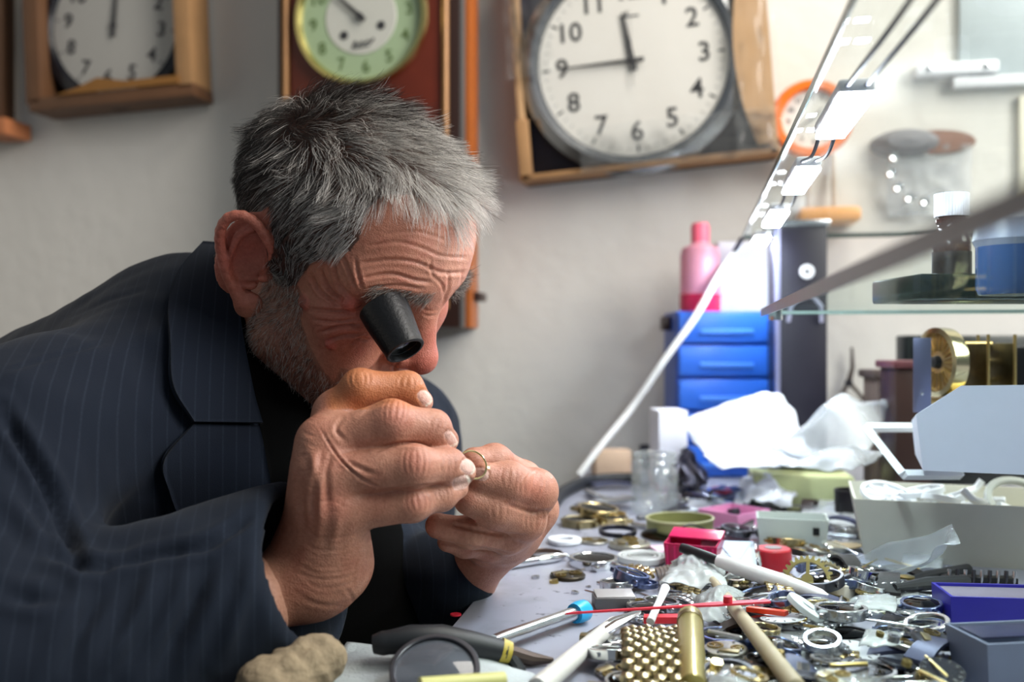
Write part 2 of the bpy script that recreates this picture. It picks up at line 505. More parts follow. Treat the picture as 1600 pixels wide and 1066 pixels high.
def wall_frame(px, py, off, roll=0.0):
    """matrix on the back wall: local x right, y up, z out of the wall"""
    p = on_wall(px, py, off)
    return Matrix.Translation(p) @ Matrix.Rotation(math.radians(90), 4, 'X') @ Matrix.Rotation(roll, 4, 'Z')
def wall_thing(name, label, cat, px, py, off, roll=0.0, group=None):
    o = empty(name, (0, 0, 0), label, cat, group); o.matrix_world = wall_frame(px, py, off, roll)
    return o
def hand_prism(L, w0, w1, tail=.0):
    return [(-w0 / 2, -tail), (w0 / 2, -tail), (w1 / 2, L), (-w1 / 2, L)]
def clock_numerals(root, R, size, m, z, skip=(), bold=.0, roll=0.0, sx=1.0):
    for i in range(1, 13):
        if i in skip: continue
        a = math.radians(90 - 30 * i)
        text_obj('numeral', str(i), size, m, root, Matrix.Translation((R * math.cos(a) * sx, R * math.sin(a), z)) @ Matrix.Diagonal((sx, 1, 1, 1)), bold=bold)

# ---- the big round clock in its opened carton, right of the man
ck = wall_thing('wall_clock', 'silver round wall clock with white dial, still in its opened carton, reading quarter to twelve', 'clock', 989, 100, .035, math.radians(4.0))
S = .00100
MB().lathe([(.0, -.006), (.172, -.006), (.178, .004), (.176, .018), (.160, .026), (.149, .022), (.148, .014), (0, .014)], 72).build('bezel', mat('clock_silver', srgb(150, 152, 154), .22, .9, var=.04), ck)
MB().lathe([(0, .0145), (.147, .0145), (.147, .0155), (0, .0155)], 64).build('dial', DIALW, ck)
clock_numerals(ck, .110, .042, INK, .0158, bold=.0006)
for i in range(60):
    a = 2 * math.pi * i / 60; big = i % 5 == 0
    MB().box((0, .136, .0158), (.0032 if big else .0012, .011 if big else .006, .0004), Matrix.Rotation(a, 4, 'Z')).build('minute_mark', INK if big else mat('pale_ink', srgb(150, 148, 144), .6), ck, smooth=0)
MB().prism(hand_prism(.076, .010, .004, .016), .0012, Matrix.Rotation(math.radians(7.5), 4, 'Z'), .0185).build('hour_hand', INK, ck, smooth=0)
MB().prism(hand_prism(.108, .007, .0025, .018), .0012, Matrix.Rotation(math.radians(90), 4, 'Z'), .0200).build('minute_hand', INK, ck, smooth=0)
MB().prism(hand_prism(.080, .0012, .0008, .040), .0006, Matrix.Rotation(math.radians(-1), 4, 'Z'), .0214).build('second_hand', mat('grey_ink', srgb(150, 148, 146), .5), ck, smooth=0)
MB().lathe([(0, .017), (.005, .017), (.005, .0225), (0, .023)], 16).build('hand_hub', INK, ck)
MB().box((0, .070, .0159), (.030, .003, .0003)).box((-.004, .074, .0159), (.003, .010, .0003)).build('emblem', INK, ck, smooth=0)
MB().lathe([(.0, .0275), (.100, .0268), (.150, .0225)], 48).build('clock_glass', DIALG, ck)
ct = wall_thing('clock_carton', 'open tan carton tray on the wall holding the big silver clock', 'carton', 1000, 97, .006, math.radians(4.5))
CARD = mat('tan_card', srgb(190, 152, 110), .7, var=.12, scale=40)
MB().box((0, .02, .002), (.392, .40, .004)).build('back_panel', NAVY, ct, smooth=0)
MB().box((0, -.174, .03), (.40, .008, .056), bevel=.001).build('side_flap', WOODT, ct)
MB().box((-.190, -.0, .03), (.010, .356, .056), bevel=.001).build('side_flap', CARD, ct)
MB().box((.190, -.0, .03), (.012, .356, .056), bevel=.001).build('side_flap', CARD, ct)
MB().box((0, .22, .03), (.40, .008, .056), bevel=.001).build('side_flap', CARD, ct)
MB().box((-.188, -.128, .060), (.020, .088, .006), bevel=.001).build('corner_post', WOODT, ct)
# curved inner card at the right
pts = []
for i in range(13):
    v = -.165 + .37 * i / 12
    pts.append((.142 + .034 * ((v + .02) / .17) ** 2 if abs(v) < .19 else .19, v))
mb = MB(); mb.add([(x, y, .058) for x, y in pts] + [(.196, y, .058) for x, y in pts] + [(x, y, .061) for x, y in pts] + [(.196, y, .061) for x, y in pts],
   [(i, i + 1, 14 + i, 13 + i) for i in range(12)] + [(26 + i, 39 + i, 40 + i, 27 + i) for i in range(12)] + [(i, 26 + i, 27 + i, i + 1) for i in range(12)] + [(13 + i, 14 + i, 40 + i, 39 + i) for i in range(12)])
mb.build('inner_card', CARD, ct)
def film_patch(name, parent, x0, x1, y0, y1, z, amp, seed, m, nx=26, ny=26):
    g = np.stack(np.meshgrid(np.linspace(x0, x1, nx), np.linspace(y0, y1, ny), indexing='ij'), -1).reshape(-1, 2)
    P3 = np.c_[g, np.zeros(len(g))]
    zz = z + amp * (np.abs(fbm(P3, 14, 3, seed)) + .4 * fbm(P3, 40, 2, seed + 1))
    F_ = [(i * ny + j, (i + 1) * ny + j, (i + 1) * ny + j + 1, i * ny + j + 1) for i in range(nx - 1) for j in range(ny - 1)]
    return MB().add(list(zip(g[:, 0], g[:, 1], zz)), F_).build(name, m, parent, smooth=180)
film_patch('plastic_wrap', ct, .135, .205, -.175, .2, .066, .010, 1, FILM)
film_patch('plastic_wrap', ct, -.205, -.13, -.02, .2, .066, .010, 2, FILM)
film_patch('plastic_wrap', ct, -.10, .20, -.18, -.11, .066, .007, 3, FILM)

# ---- boxed clock at the left
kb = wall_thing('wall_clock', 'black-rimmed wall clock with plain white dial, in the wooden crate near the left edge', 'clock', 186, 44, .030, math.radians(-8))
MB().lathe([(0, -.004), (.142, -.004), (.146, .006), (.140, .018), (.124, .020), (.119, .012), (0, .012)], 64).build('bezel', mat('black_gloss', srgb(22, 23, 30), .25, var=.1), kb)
MB().lathe([(0, .0125), (.118, .0125), (.118, .0135), (0, .0135)], 56).build('dial', mat('dial_dimmed', srgb(168, 166, 160), .5, var=.02), kb)  # white dial, greyed in its base colour for the dimmer light at left
clock_numerals(kb, .090, .036, INK, .0138, bold=.0006)
for i in range(12):
    MB().box((0, .111, .0138), (.002, .008, .0004), Matrix.Rotation(2 * math.pi * i / 12, 4, 'Z')).build('minute_mark', INK, kb, smooth=0)
MB().prism(hand_prism(.075, .007, .004, .02), .001, Matrix.Rotation(math.radians(3), 4, 'Z'), .0155).build('hour_hand', INK, kb, smooth=0)
MB().prism(hand_prism(.095, .006, .003, .02), .001, Matrix.Rotation(math.radians(2), 4, 'Z'), .0168).build('minute_hand', INK, kb, smooth=0)
MB().lathe([(0, .015), (.005, .015), (.005, .019), (0, .0195)], 12).build('hand_hub', INK, kb)
bb = wall_thing('wooden_crate', 'wooden crate framing the black-rimmed clock, high on the left', 'crate', 203, 42, .006, math.radians(2.5))
MB().box((0, .06, .002), (.30, .36, .004)).build('back_panel', NAVY, bb, smooth=0)
for nm, c, s in (('crate_board', (.138, .04, .036), (.030, .36, .068)), ('crate_board', (-.146, .04, .036), (.030, .36, .068)), ('crate_board', (0, -.142, .036), (.31, .022, .068)), ('crate_board', (0, .23, .036), (.31, .022, .068))):
    MB().box(c, s, bevel=.002).build(nm, WOODT if c[0] > .1 else WOODB, bb)
mb = MB(); mb.prism([(-.10, -.131), (.13, -.131), (.13, -.118), (.03, -.118), (-.02, -.108), (-.06, -.122)], .004, None, .070); mb.build('torn_card', mat('ochre_card', srgb(140, 96, 44), .7, var=.1), bb, smooth=0)
# ---- bead-rimmed thing cut by the left border
bz = wall_thing('framed_clock', 'cream clock with beaded rim in a wooden frame, cut by the left border', 'clock', -126, 60, .02)
MB().lathe([(0, 0), (.150, 0), (.156, .012), (.14, .024), (0, .024)], 40).build('dial', mat('cream_enamel', srgb(206, 192, 160), .4, var=.08), bz)
bead = MB().lathe([(0, -.008), (.006, -.005), (.008, 0), (.006, .005), (0, .008)], 10).build('bead', mat('bead_white', srgb(214, 208, 200), .3), bz)
bead.location = (.158, 0, .034)
for i in range(1, 44):
    a = 2 * math.pi * i / 44; c = bead.copy(); COL.objects.link(c); c.parent = bz; c.location = (.158 * math.cos(a), .172 * math.sin(a), .034)
MB().box((.05, -.182, .02), (.34, .026, .066), bevel=.003).build('frame_bar', WOODB, bz)
MB().box((.186, .02, .008), (.016, .36, .030), bevel=.003).build('frame_bar', WOODB, bz)
MB().box((.196, -.182, .024), (.056, .030, .070), bevel=.003).build('frame_bar', mat('orange_wood', srgb(176, 110, 70), .5, var=.1), bz)

# ---- pendulum clock
pc = wall_thing('pendulum_clock', 'tall mahogany pendulum clock with a green and white dial, behind the head', 'clock', 583, 32, .12, 0)
pc.location.y += .12
D_ = .12
MB().box((-.010, -.05, D_ / 2), (.300, .86, D_), bevel=.004).build('case', WOODD, pc)
MB().box((-.010, -.02, D_ + .003), (.250, .74, .008), bevel=.002).build('door_panel', WOODR, pc)
for x in (-.142, .118): MB().tube([(x, -.45, D_ + .008), (x, .36, D_ + .008)], .006, 10).build('column', mat('gilt_column', srgb(130, 92, 52), .35, .3, var=.15), pc)
MB().box((.146, -.05, D_ * .62), (.012, .86, D_ * .45), bevel=.002).build('side_panel', mat('amber_wood', srgb(168, 92, 40), .35, var=.15, scale=20), pc)
MB().box((.142, -.05, D_ * .95), (.006, .86, .01), bevel=.001).build('side_trim', mat('grey_trim', srgb(130, 130, 128), .3, .5), pc)
pd = empty('dial_group'); bpy.data.objects.remove(pd)
Md = Matrix.Translation((-.0155, .002, D_ + .008)) @ Matrix.Rotation(math.radians(6), 4, 'Z')
MB().lathe([(.098, 0), (.108, .004), (.106, .012), (.100, .014), (.096, .006)], 64, Md, closed=True).build('dial_ring', mat('pale_gold', srgb(214, 200, 130), .2, 1), pc)
MB().lathe([(0, 0), (.097, 0), (.097, .004), (0, .004)], 56, Md).build('dial_green', mat('dial_green', srgb(158, 178, 142), .4, var=.06), pc)
MB().lathe([(0, .0042), (.058, .0042), (.057, .0052), (0, .0052)], 48, Md).build('dial_centre', mat('dial_pearl', srgb(196, 196, 186), .4, var=.03), pc)
G_INK = mat('green_ink', srgb(92, 112, 66), .5)
for i in range(1, 13):
    a = math.radians(90 - 30 * i)
    text_obj('numeral', str(i), .027, G_INK, pc, Md @ Matrix.Translation((.078 * math.cos(a), .078 * math.sin(a), .0044)), bold=.0003)
for x, y in ((-.030, -.024), (.031, -.018)): MB().lathe([(0, .0053), (.007, .0053), (.006, .0065), (0, .006)], 16, Md @ Matrix.Translation((x, y, 0))).build('winding_hole', INK, pc)
MB().prism(hand_prism(.060, .008, .004, .010), .001, Md @ Matrix.Rotation(math.radians(42), 4, 'Z'), .009).build('hour_hand', INK, pc, smooth=0)
MB().lathe([(0, .006), (.0055, .006), (.0055, .012), (0, .0125)], 14, Md).build('hand_hub', INK, pc)
mb = MB(); mb.tube([(-.018, -.046, .0058), (-.012, -.036, .0058), (-.008, -.044, .0058), (-.002, -.038, .0058), (.002, -.043, .0058), (.008, -.038, .0058), (.012, -.042, .0058), (.018, -.036, .0058)], .0016, 6, Md)
mb.tube([(-.016, -.047, .0058), (.010, -.046, .0058)], .0010, 6, Md); mb.build('script_emblem', INK, pc)
MB().lathe([(0, 0), (.012, .004), (.016, .018), (.008, .03), (.016, .034), (0, .036)], 16, TR((.120, -.445, D_ * .5), rx=math.radians(90))).build('finial', mat('finial_brass', srgb(96, 84, 62), .4, .6), pc)
MB().box((.138, -.430, D_ * .5), (.05, .014, .05), bevel=.003).build('base_moulding', WOODD, pc)

# ---- orange alarm clock behind the glass
oc = wall_thing('alarm_clock', 'small round clock with an orange rim seen through the glass sheet', 'clock', 1268, 187, .05, math.radians(5))
MB().lathe([(.043, -.012), (.056, -.008), (.060, .004), (.056, .014), (.046, .014), (.043, .006)], 48, None, closed=True).build('rim', mat('orange_plastic', srgb(236, 118, 36), .3, var=.04), oc)
MB().lathe([(0, -.012), (.044, -.012), (.044, .004), (0, .004)], 40).build('dial', DIALW, oc)
clock_numerals(oc, .034, .011, INK, .0045)
MB().prism(hand_prism(.02, .003, .0015, .004), .0008, Matrix.Rotation(math.radians(-50), 4, 'Z'), .006).build('hour_hand', INK, oc, smooth=0)
MB().prism(hand_prism(.03, .0022, .0012, .004), .0008, Matrix.Rotation(math.radians(120), 4, 'Z'), .007).build('minute_hand', INK, oc, smooth=0)
MB().tube([(.0, 0, -.05), (.0, 0, -.012)], .006, 8).build('wall_peg', DSTEEL, oc)
# ---- amber shelf bracket under it
ob = wall_thing('wall_shelf', 'small amber wooden wall shelf behind the glass, under the orange clock', 'shelf', 1288, 343, .002, 0)
MB().box((0, 0, .035), (.088, .022, .07), bevel=.006).build('shelf_board', mat('amber_plastic', srgb(232, 164, 92), .35, var=.08), ob)
for x in (-.026, .012): MB().tube([(x, .008, .02), (x, .105, .004)], .0035, 8).build('hanger_rod', mat('rod_tan', srgb(178, 158, 138), .5), ob)

# ------------------------------------------------------------------ the two glass sheets
gu = empty('glass_shelf', (.067, .24, CAM_Z + .145), 'upper clear glass sheet with a string of lights along its edge', 'glass shelf')
MB().box((.46, .585, .003), (.918, 1.17, .0055)).build('pane', SHELFG, gu, smooth=0)
MB().box((.0005, .585, .003), (.001, 1.17, .006)).build('edge', EDGEG, gu, smooth=0)
MB().box((.46, 1.1705, .003), (.918, .001, .006)).build('edge', EDGEG, gu, smooth=0)
gl = empty('glass_shelf', (.0586, .08, CAM_Z + .0225), 'lower clear glass shelf holding the brown bottle and dark trays', 'glass shelf')
MB().box((.40, .405, .003), (.798, .81, .0055)).build('pane', clear_material('lower_glass', (.90, .95, .93), haze=.012, flat=.05), gl, smooth=0)
MB().box((.0005, .405, .003), (.001, .81, .007)).build('edge', EDGEG2, gl, smooth=0)
MB().box((.40, .8105, .003), (.798, .001, .003)).build('edge', mat('edge_pale', srgb(150, 164, 160), .3), gl, smooth=0)
MB().lathe([(0, 0), (.006, 0), (.006, .012), (.004, .014), (0, .014)], 16, TR((.012, .80, -.004))).build('corner_clip', CHROME, gl)
M_POST = mat('post_metal', srgb(150, 152, 156), .3, .9)
for nm, sh, zz in (('upper', gu, CAM_Z + .145), ('lower', gl, CAM_Z + .0225)): pass

# ---- string of LED modules
led_root = empty('led_string', (.085, .24, CAM_Z + .142), 'string of bright white light modules under the upper glass edge, with its white cord', 'light string')
LED_E = mat('led_emitter', (1, 1, 1), .4, emit=(.80, .90, 1.0), estr=135, var=0)
LED_H = mat('led_housing', srgb(235, 238, 242), .4, var=.02)
WIRE = mat('dark_wire', srgb(50, 52, 66), .5)
def led_y(py):   # where along the edge (world y) a module centre lies
    t = .145 * FPX / (533 - py); return t
LZ = -.006
mods = [(.515, .622), (.735, .855), (.985, 1.10), (1.23, 1.33)]
prev = None
for a_, b_ in mods:
    y0, y1 = a_ - .24 + .02, b_ - .24 + .02
    hs = MB().box((0, (y0 + y1) / 2, LZ), (.019, y1 - y0, .008), None, .002).build('led_module', LED_H, led_root)
    MB().box((0, (y0 + y1) / 2, LZ - .0055), (.018, y1 - y0 - .003, .0034), None, .0012).build('led_emitter', LED_E, hs)
    for dx in (-.005, .005):
        p0 = (dx, prev if prev else -.05, LZ); p1 = (dx, y0, LZ)
        mid_ = (dx + .001, (p0[1] + p1[1]) / 2, LZ - .006)
        MB().tube(spline([p0, mid_, p1], 6), .0013, 6).build('wire', WIRE, led_root)
    prev = y1
# the white cord down to the bench
cw = [W(1155, 385, 1.36), W(1140, 405, 1.36), W(1118, 440, 1.33), W(1085, 498, 1.30), W(1040, 560, 1.29), W(985, 640, 1.30), W(935, 702, 1.28), W(905, 742, 1.27)]
off_ = Vector((.085, .24, CAM_Z + .142))
MB().tube([Vector(p) - off_ for p in spline([tuple(q) for q in cw], 5)], .0048, 10).build('cord', mat('white_cord', srgb(226, 226, 224), .5), led_root)
MB().tube([Vector(W(1160, 372, 1.35)) - off_, Vector(W(1142, 402, 1.365)) - off_], .0035, 8).build('plug', WIRE, led_root)
bc = [T(906, 748, .012), T(890, 756, .010), T(874, 772, .008), T(862, 790, .006)]
bc2 = [W(905, 742, 1.27), T(900, 752, .010), T(925, 748, .009), T(960, 744, .009), T(1000, 742, .009)]
cb = MB().tube([Vector(p) for p in spline([tuple(q) for q in [T(1000, 748, .008), T(960, 748, .008), T(920, 752, .008), T(893, 762, .008), T(872, 776, .008), T(858, 800, .008)]], 6)], .0075, 12).build('black_cable', RUBBER)
tag(cb, 'thick black cable curling over the bench behind the left hand', 'cable')

# ------------------------------------------------------------------ things on the wall behind the glass, at right
o = wall_thing('white_rail', 'short white plastic rail on the wall behind the upper glass', 'rail', 1490, 112, .0); MB().box((0, 0, .012), (.115, .018, .024), None, .003).build('bar', WHITEP, o)
for x in (-.04, .04): MB().lathe([(0, 0), (.004, 0), (.004, .003), (0, .004)], 10, TR((x, 0, .024))).build('screw', STEEL, o)
o = wall_thing('wall_panel', 'pale blue-grey panel on the wall in the upper right corner', 'panel', 1580, 40, .0); MB().box((0, 0, .006), (.15, .15, .012), None, .002).build('board', mat('panel_grey', srgb(178, 188, 192), .5), o)
MB().box((0, -.085, .010), (.17, .016, .018), None, .002).build('ledge', WHITEP, o)
o = wall_thing('peaked_cap', 'grey and brown peaked cap hung on the wall behind the glass', 'cap', 1412, 226, .0)
MB().lathe([(0, .045), (.03, .040), (.046, .022), (.050, 0), (0, 0)], 28, Matrix.Diagonal((1, .42, 1, 1))).build('crown', mat('cap_grey', srgb(120, 118, 122), .8, var=.1), o)
MB().lathe([(0, .012), (.05, .010), (.056, .002), (0, 0)], 28, TR((.045, .0, .005)) @ Matrix.Diagonal((1, .34, 1, 1))).build('peak', mat('cap_brown', srgb(124, 84, 66), .7, var=.1), o)
o = wall_thing('bead_bag', 'clear bag of round shiny discs pinned below the cap', 'bag', 1448, 282, .0)
film_patch('bag_film', o, -.06, .06, -.055, .05, .012, .012, 17, BAG, 20, 20)
for x, y in ((-.052, .032), (-.056, .008), (-.046, -.014), (-.03, -.030), (-.008, -.036)): MB().lathe([(0, 0), (.0075, 0), (.008, .002), (.0055, .005), (.002, .0035), (0, .003)], 18, TR((x, y, .026))).build('disc', CHROME, o)
MB().lathe([(0, 0), (.004, 0), (.004, .006), (0, .007)], 10, TR((.0, .045, .012))).build('pin', REDP, o)
o = wall_thing('wall_strip', 'cream vertical strip on the wall at the right border', 'strip', 1606, 235, .0); MB().box((0, 0, .006), (.03, .16, .012), None, .002).build('board', mat('cream_board', srgb(226, 222, 204), .5), o)
MB().box((0, -.075, .016), (.026, .012, .012), None, .002).build('clip', mat('yellow_clip', srgb(214, 196, 60), .4), o)
# ------------------------------------------------------------------ on the lower glass shelf
ZS = CAM_Z + .0225 + .0064
def on_shelf(px, t): 
    p = W(px, 533, t); p.z = ZS; return p
bt = empty('medicine_bottle', on_shelf(1487, .68), 'brown glass bottle with a ribbed white screw cap on the lower glass shelf', 'bottle')
AMB = mat('amber_glass', srgb(52, 18, 12), .08, var=.1, coat=.5)
MB().lathe([(0, 0), (.0118, 0), (.0128, .002), (.0128, .040), (.0115, .046), (.0092, .049), (.0090, .053), (.0104, .054), (.0104, .057), (.009, .058), (.009, .062), (0, .062)], 32).build('body', AMB, bt)
cap_o = []
for i in range(72):
    a = 2 * math.pi * i / 72; rr = .0116 if i % 2 else .0110; cap_o.append((rr * math.cos(a), rr * math.sin(a)))
MB().prism(cap_o, .0165, None, .0590).build('cap', WHITEP, bt, smooth=0)
MB().lathe([(.0131, .010), (.0131, .034)], 32).build('label', mat('label_dark', srgb(26, 20, 20), .4), bt)
o = empty('dark_tray', on_shelf(1545, .70), 'black-green shallow tray lying on the lower glass shelf', 'tray', rot=(0, 0, YAW))
MB().box((.01, .01, .009), (.15, .09, .018), None, .002).build('body', mat('bottle_black', srgb(16, 26, 22), .25, var=.3), o)
MB().box((.01, -.0356, .009), (.02, .001, .012)).build('sticker', mat('lime_sticker', srgb(96, 120, 20), .5), o, smooth=0)
o = empty('blue_jar', on_shelf(1590, .60), 'squat blue-grey glass jar with a domed lid at the right border of the lower shelf', 'jar')
MB().lathe([(0, 0), (.022, 0), (.024, .004), (.024, .030), (0, .030)], 32).build('body', mat('blue_glass', srgb(52, 76, 118), .12, trans=.2), o)
MB().lathe([(.024, .030), (.026, .034), (.024, .046), (.014, .054), (0, .056)], 32).build('lid', mat('lid_grey', srgb(120, 124, 142), .3), o)
o = empty('blue_carton', on_shelf(1443, .74), 'small pale blue carton left of the brown bottle on the lower shelf', 'carton', rot=(0, 0, YAW + .2))
MB().box((0, 0, .010), (.024, .02, .020), None, .001).build('body', mat('pale_blue_card', srgb(150, 168, 200), .5), o)
MB().box((0, -.0102, .011), (.018, .0008, .007)).build('label_strip', WHITEP, o, smooth=0)
# ================================================================== THE PERSON
HP = np.array([-0.1255, 0.0545, 0.705]); HS = 0.0096       # head position (camera metric) and metres per local unit (cm)
def head_rot(yaw, pitch, roll):
    yaw, pitch, roll = map(math.radians, (yaw, pitch, roll))
    cy, sy = math.cos(yaw), math.sin(yaw); cp, sp = math.cos(pitch), math.sin(pitch); cr, sr = math.cos(roll), math.sin(roll)
    Rr = np.array([[1, 0, 0], [0, cr, -sr], [0, sr, cr]])
    Rp = np.array([[cp, 0, sp], [0, 1, 0], [-sp, 0, cp]])
    Ry = np.array([[cy, -sy, 0], [sy, cy, 0], [0, 0, 1]])
    return np.array([[1, 0, 0], [0, 0, 1], [0, 1, 0]]) @ Ry @ Rp @ Rr
HR = head_rot(-28, 36, 12)
def h2c(L): return (np.asarray(L, float) * HS) @ HR.T + HP
def c2h(P): return ((P - HP) @ HR) / HS

def arr(*p): return np.array(p, float)
# ---- ear, in ear-plane coordinates (u back, v up, w out)
EU = arr(-math.cos(math.radians(40)), -math.sin(math.radians(40)), 0)
EV = arr(-0.16, -0.10, 1.0); EV /= np.linalg.norm(EV)
EN = np.cross(EV, EU); EN /= np.linalg.norm(EN)
if EN[1] > 0: EN = -EN
EB = arr(-0.1, -7.25, 0.1)
def ear_pt(u, v, w=0.0): return EB + EU * u + EV * v + EN * w
HELIX = [ear_pt(*q) for q in spline([(.7, .5, -.1), (.15, 1.5, .1), (.3, 2.7, .3), (1.0, 3.6, .35), (2.1, 3.9, .3), (3.1, 3.3, .25), (3.55, 2.1, .15), (3.45, .8, 0), (3.0, -.5, .0), (2.3, -1.7, 0), (1.6, -2.7, 0)], 2)]
ANTI = [ear_pt(*q) for q in spline([(1.5, 3.0, -.1), (2.3, 2.2, .0), (2.55, 1.0, .05), (2.2, -.3, .05), (1.4, -1.3, .0), (.9, -1.1, 0)], 2)]
def head_sdf_local(L):
    d = s_ell(L, (-0.9, 0, 4.6), (9.7, 7.5, 7.4))
    d = smin(d, s_ell(L, (2.3, 0, 5.6), (6.3, 6.2, 4.9)), 2.0)
    d = smin(d, s_ell(L, (2.7, 0, -1.6), (5.4, 5.5, 6.6)), 2.5)
    A = L.copy(); A[:, 1] = -np.abs(A[:, 1])                 # mirrored halves
    d = smin(d, s_ell(A, (5.3, -4.0, -0.5), (2.2, 2.2, 1.9)), 1.8)              # cheekbone
    d = smin(d, s_cone(A, (7.7, -.6, 3.9), (5.9, -5.0, 3.7), 1.2, 1.0), 1.6)   # brow
    d = smin(d, s_cone(A, (1.0, -5.2, -5.2), (7.2, -1.3, -8.8), 2.0, 1.7), 2.5) # jaw
    d = smin(d, s_ell(A, (6.9, 0, -6.0), (2.6, 3.4, 3.4)), 2.0)                 # mouth and chin mass
    d = smin(d, s_ell(A, (5.4, -3.3, -3.8), (2.4, 2.2, 2.8)), 1.8)              # jowl
    d = smax(d, -s_ell(A, (9.0, -3.5, 2.1), (2.0, 1.5, 1.0)), 1.0)           # eye socket
    d = smin(d, s_ell(A, (6.5, -3.3, 2.2), (1.25, 1.35, 1.15)), .35)           # closed lid
    d = smin(d, s_cone(L, (7.8, 0, 3.2), (9.6, 0, -1.0), .9, 1.05), 1.1)      # nose
    d = smin(d, s_ell(L, (9.75, 0, -1.5), (1.3, 1.3, 1.2)), .6)
    d = smin(d, s_ell(A, (8.7, -1.4, -1.75), (1.15, .75, .85)), .5)           # ala
    d = smax(d, -s_ell(A, (9.2, -.65, -2.7), (.55, .38, .6)), .3)             # nostril
    d = smin(d, s_cone(A, (8.9, 0, -4.5), (7.9, -2.5, -5.0), .6, .35), .6)      # lips
    d = smin(d, s_cone(A, (8.7, 0, -5.6), (7.8, -2.2, -5.4), .65, .35), .5)
    # ear
    e = chain(A, HELIX, list(np.linspace(.34, .36, 14)) + list(np.linspace(.36, .5, len(HELIX) - 14)), .15)
    pl = s_ell(A, ear_pt(1.8, .7, -.62), (1.95, 3.4, .32), np.stack([EU, EV, EN], 1))
    e = smin(e, pl, .45)
    e = smin(e, chain(A, ANTI, [.3] * len(ANTI)), .3)
    e = smin(e, s_ell(A, ear_pt(1.05, -2.85, -.05), (.95, 1.05, .42), np.stack([EU, EV, EN], 1)), .5)
    e = smin(e, s_ell(A, ear_pt(.25, -.1, .1), (.5, .75, .42)), .4)
    e = smax(e, -s_ell(A, ear_pt(1.35, .7, .20), (1.15, 1.9, .80), np.stack([EU, EV, EN], 1)), .3)
    d = smin(d, e, .7)
    # warts beside the right eye
    for (p, r) in WARTS: d = smin(d, s_ell(L, p, (r, r, r)), .28)
    return d
WARTS = []
NECK = [cpt(440, 470, .755), cpt(380, 600, .775), cpt(330, 720, .80)]
def head_sdf(P):
    d = head_sdf_local(c2h(P)) * HS
    n = chain(P, NECK, [.062, .064, .075])
    return smin(d, n, .03)
# find the skin under a pixel by walking the sight line
def march(func, pts_px, t0=.4, t1=1.1):
    p = np.asarray(pts_px, float)
    D = np.stack([(p[:, 0] - 800) / FPX, (533 - p[:, 1]) / FPX, np.ones(len(p))], 1)
    t = np.full(len(p), t0); nl = np.linalg.norm(D, axis=1)
    for _ in range(60):
        t = t + np.clip(func(D * t[:, None]), -.01, .05) * .8 / nl
    return D * t[:, None]
w0 = march(head_sdf, [(476, 472), (548, 472), (516, 538)])
WARTS = [(tuple(c2h(w0)[0]), .50), (tuple(c2h(w0)[1]), .58), (tuple(c2h(w0)[2]), .36)]

HEAD_LO = cpt(300, 660, .72); HEAD_LO = np.array([-.25, -.09, .55]); HEAD_HI = np.array([-.015, .215, .90])
V, Q = sdf_mesh(head_sdf, HEAD_LO, HEAD_HI, 0.00115)
N = vnormals(V, Q)
V = relax(V, Q, 2, .45)
FACE_LINES = [  # forehead furrows
    ([(575, 385), (620, 378), (660, 388), (690, 400), (730, 403)], 2.4, 1.0),
    ([(560, 412), (610, 406), (650, 410), (690, 426), (728, 426)], 2.6, 1.3),
    ([(562, 436), (610, 428), (650, 438), (676, 441)], 2.6, 1.4),
    ([(570, 452), (620, 446), (660, 452)], 2.2, 0.9),
    ([(600, 366), (650, 362), (700, 376)], 2.2, 0.6),
    ([(672, 405), (676, 430), (690, 445), (694, 465)], 2.2, 0.9), ([(700, 420), (700, 450), (690, 478)], 2.2, 0.8),
    ([(722, 420), (720, 445), (716, 465)], 2.0, .7),
    # crow's feet and cheek folds
    ([(520, 405), (528, 440), (545, 462)], 2.6, 2.55), ([(500, 420), (515, 452), (538, 470)], 2.8, 2.72),
    ([(535, 400), (548, 430), (556, 455)], 2.4, 2.21), ([(486, 430), (500, 455), (530, 476)], 2.6, 2.04), ([(555, 402), (560, 430), (566, 452)], 2.2, 1.70),
    ([(484, 484), (520, 486), (550, 488)], 2.4, 2.38), ([(490, 500), (520, 503), (555, 500)], 2.2, 1.87),
    ([(500, 520), (530, 510), (565, 507)], 2.4, 2.21), ([(505, 535), (535, 525), (570, 522)], 2.4, 1.70),
    ([(540, 545), (560, 530), (580, 532)], 2.4, 1.70),
    ([(600, 550), (590, 570), (570, 590), (555, 610)], 3.5, 2.0),
    ([(640, 560), (628, 560), (618, 572), (616, 588)], 2.4, 1.4),
    ([(655, 478), (668, 486), (680, 484)], 2.2, .9), ([(658, 488), (672, 494), (684, 492)], 2.0, .8),
    ([(430, 500), (445, 540), (470, 590)], 5, 1.2),
]
V = crease(V, N, FACE_LINES)
N = vnormals(V, Q)
L = c2h(V)
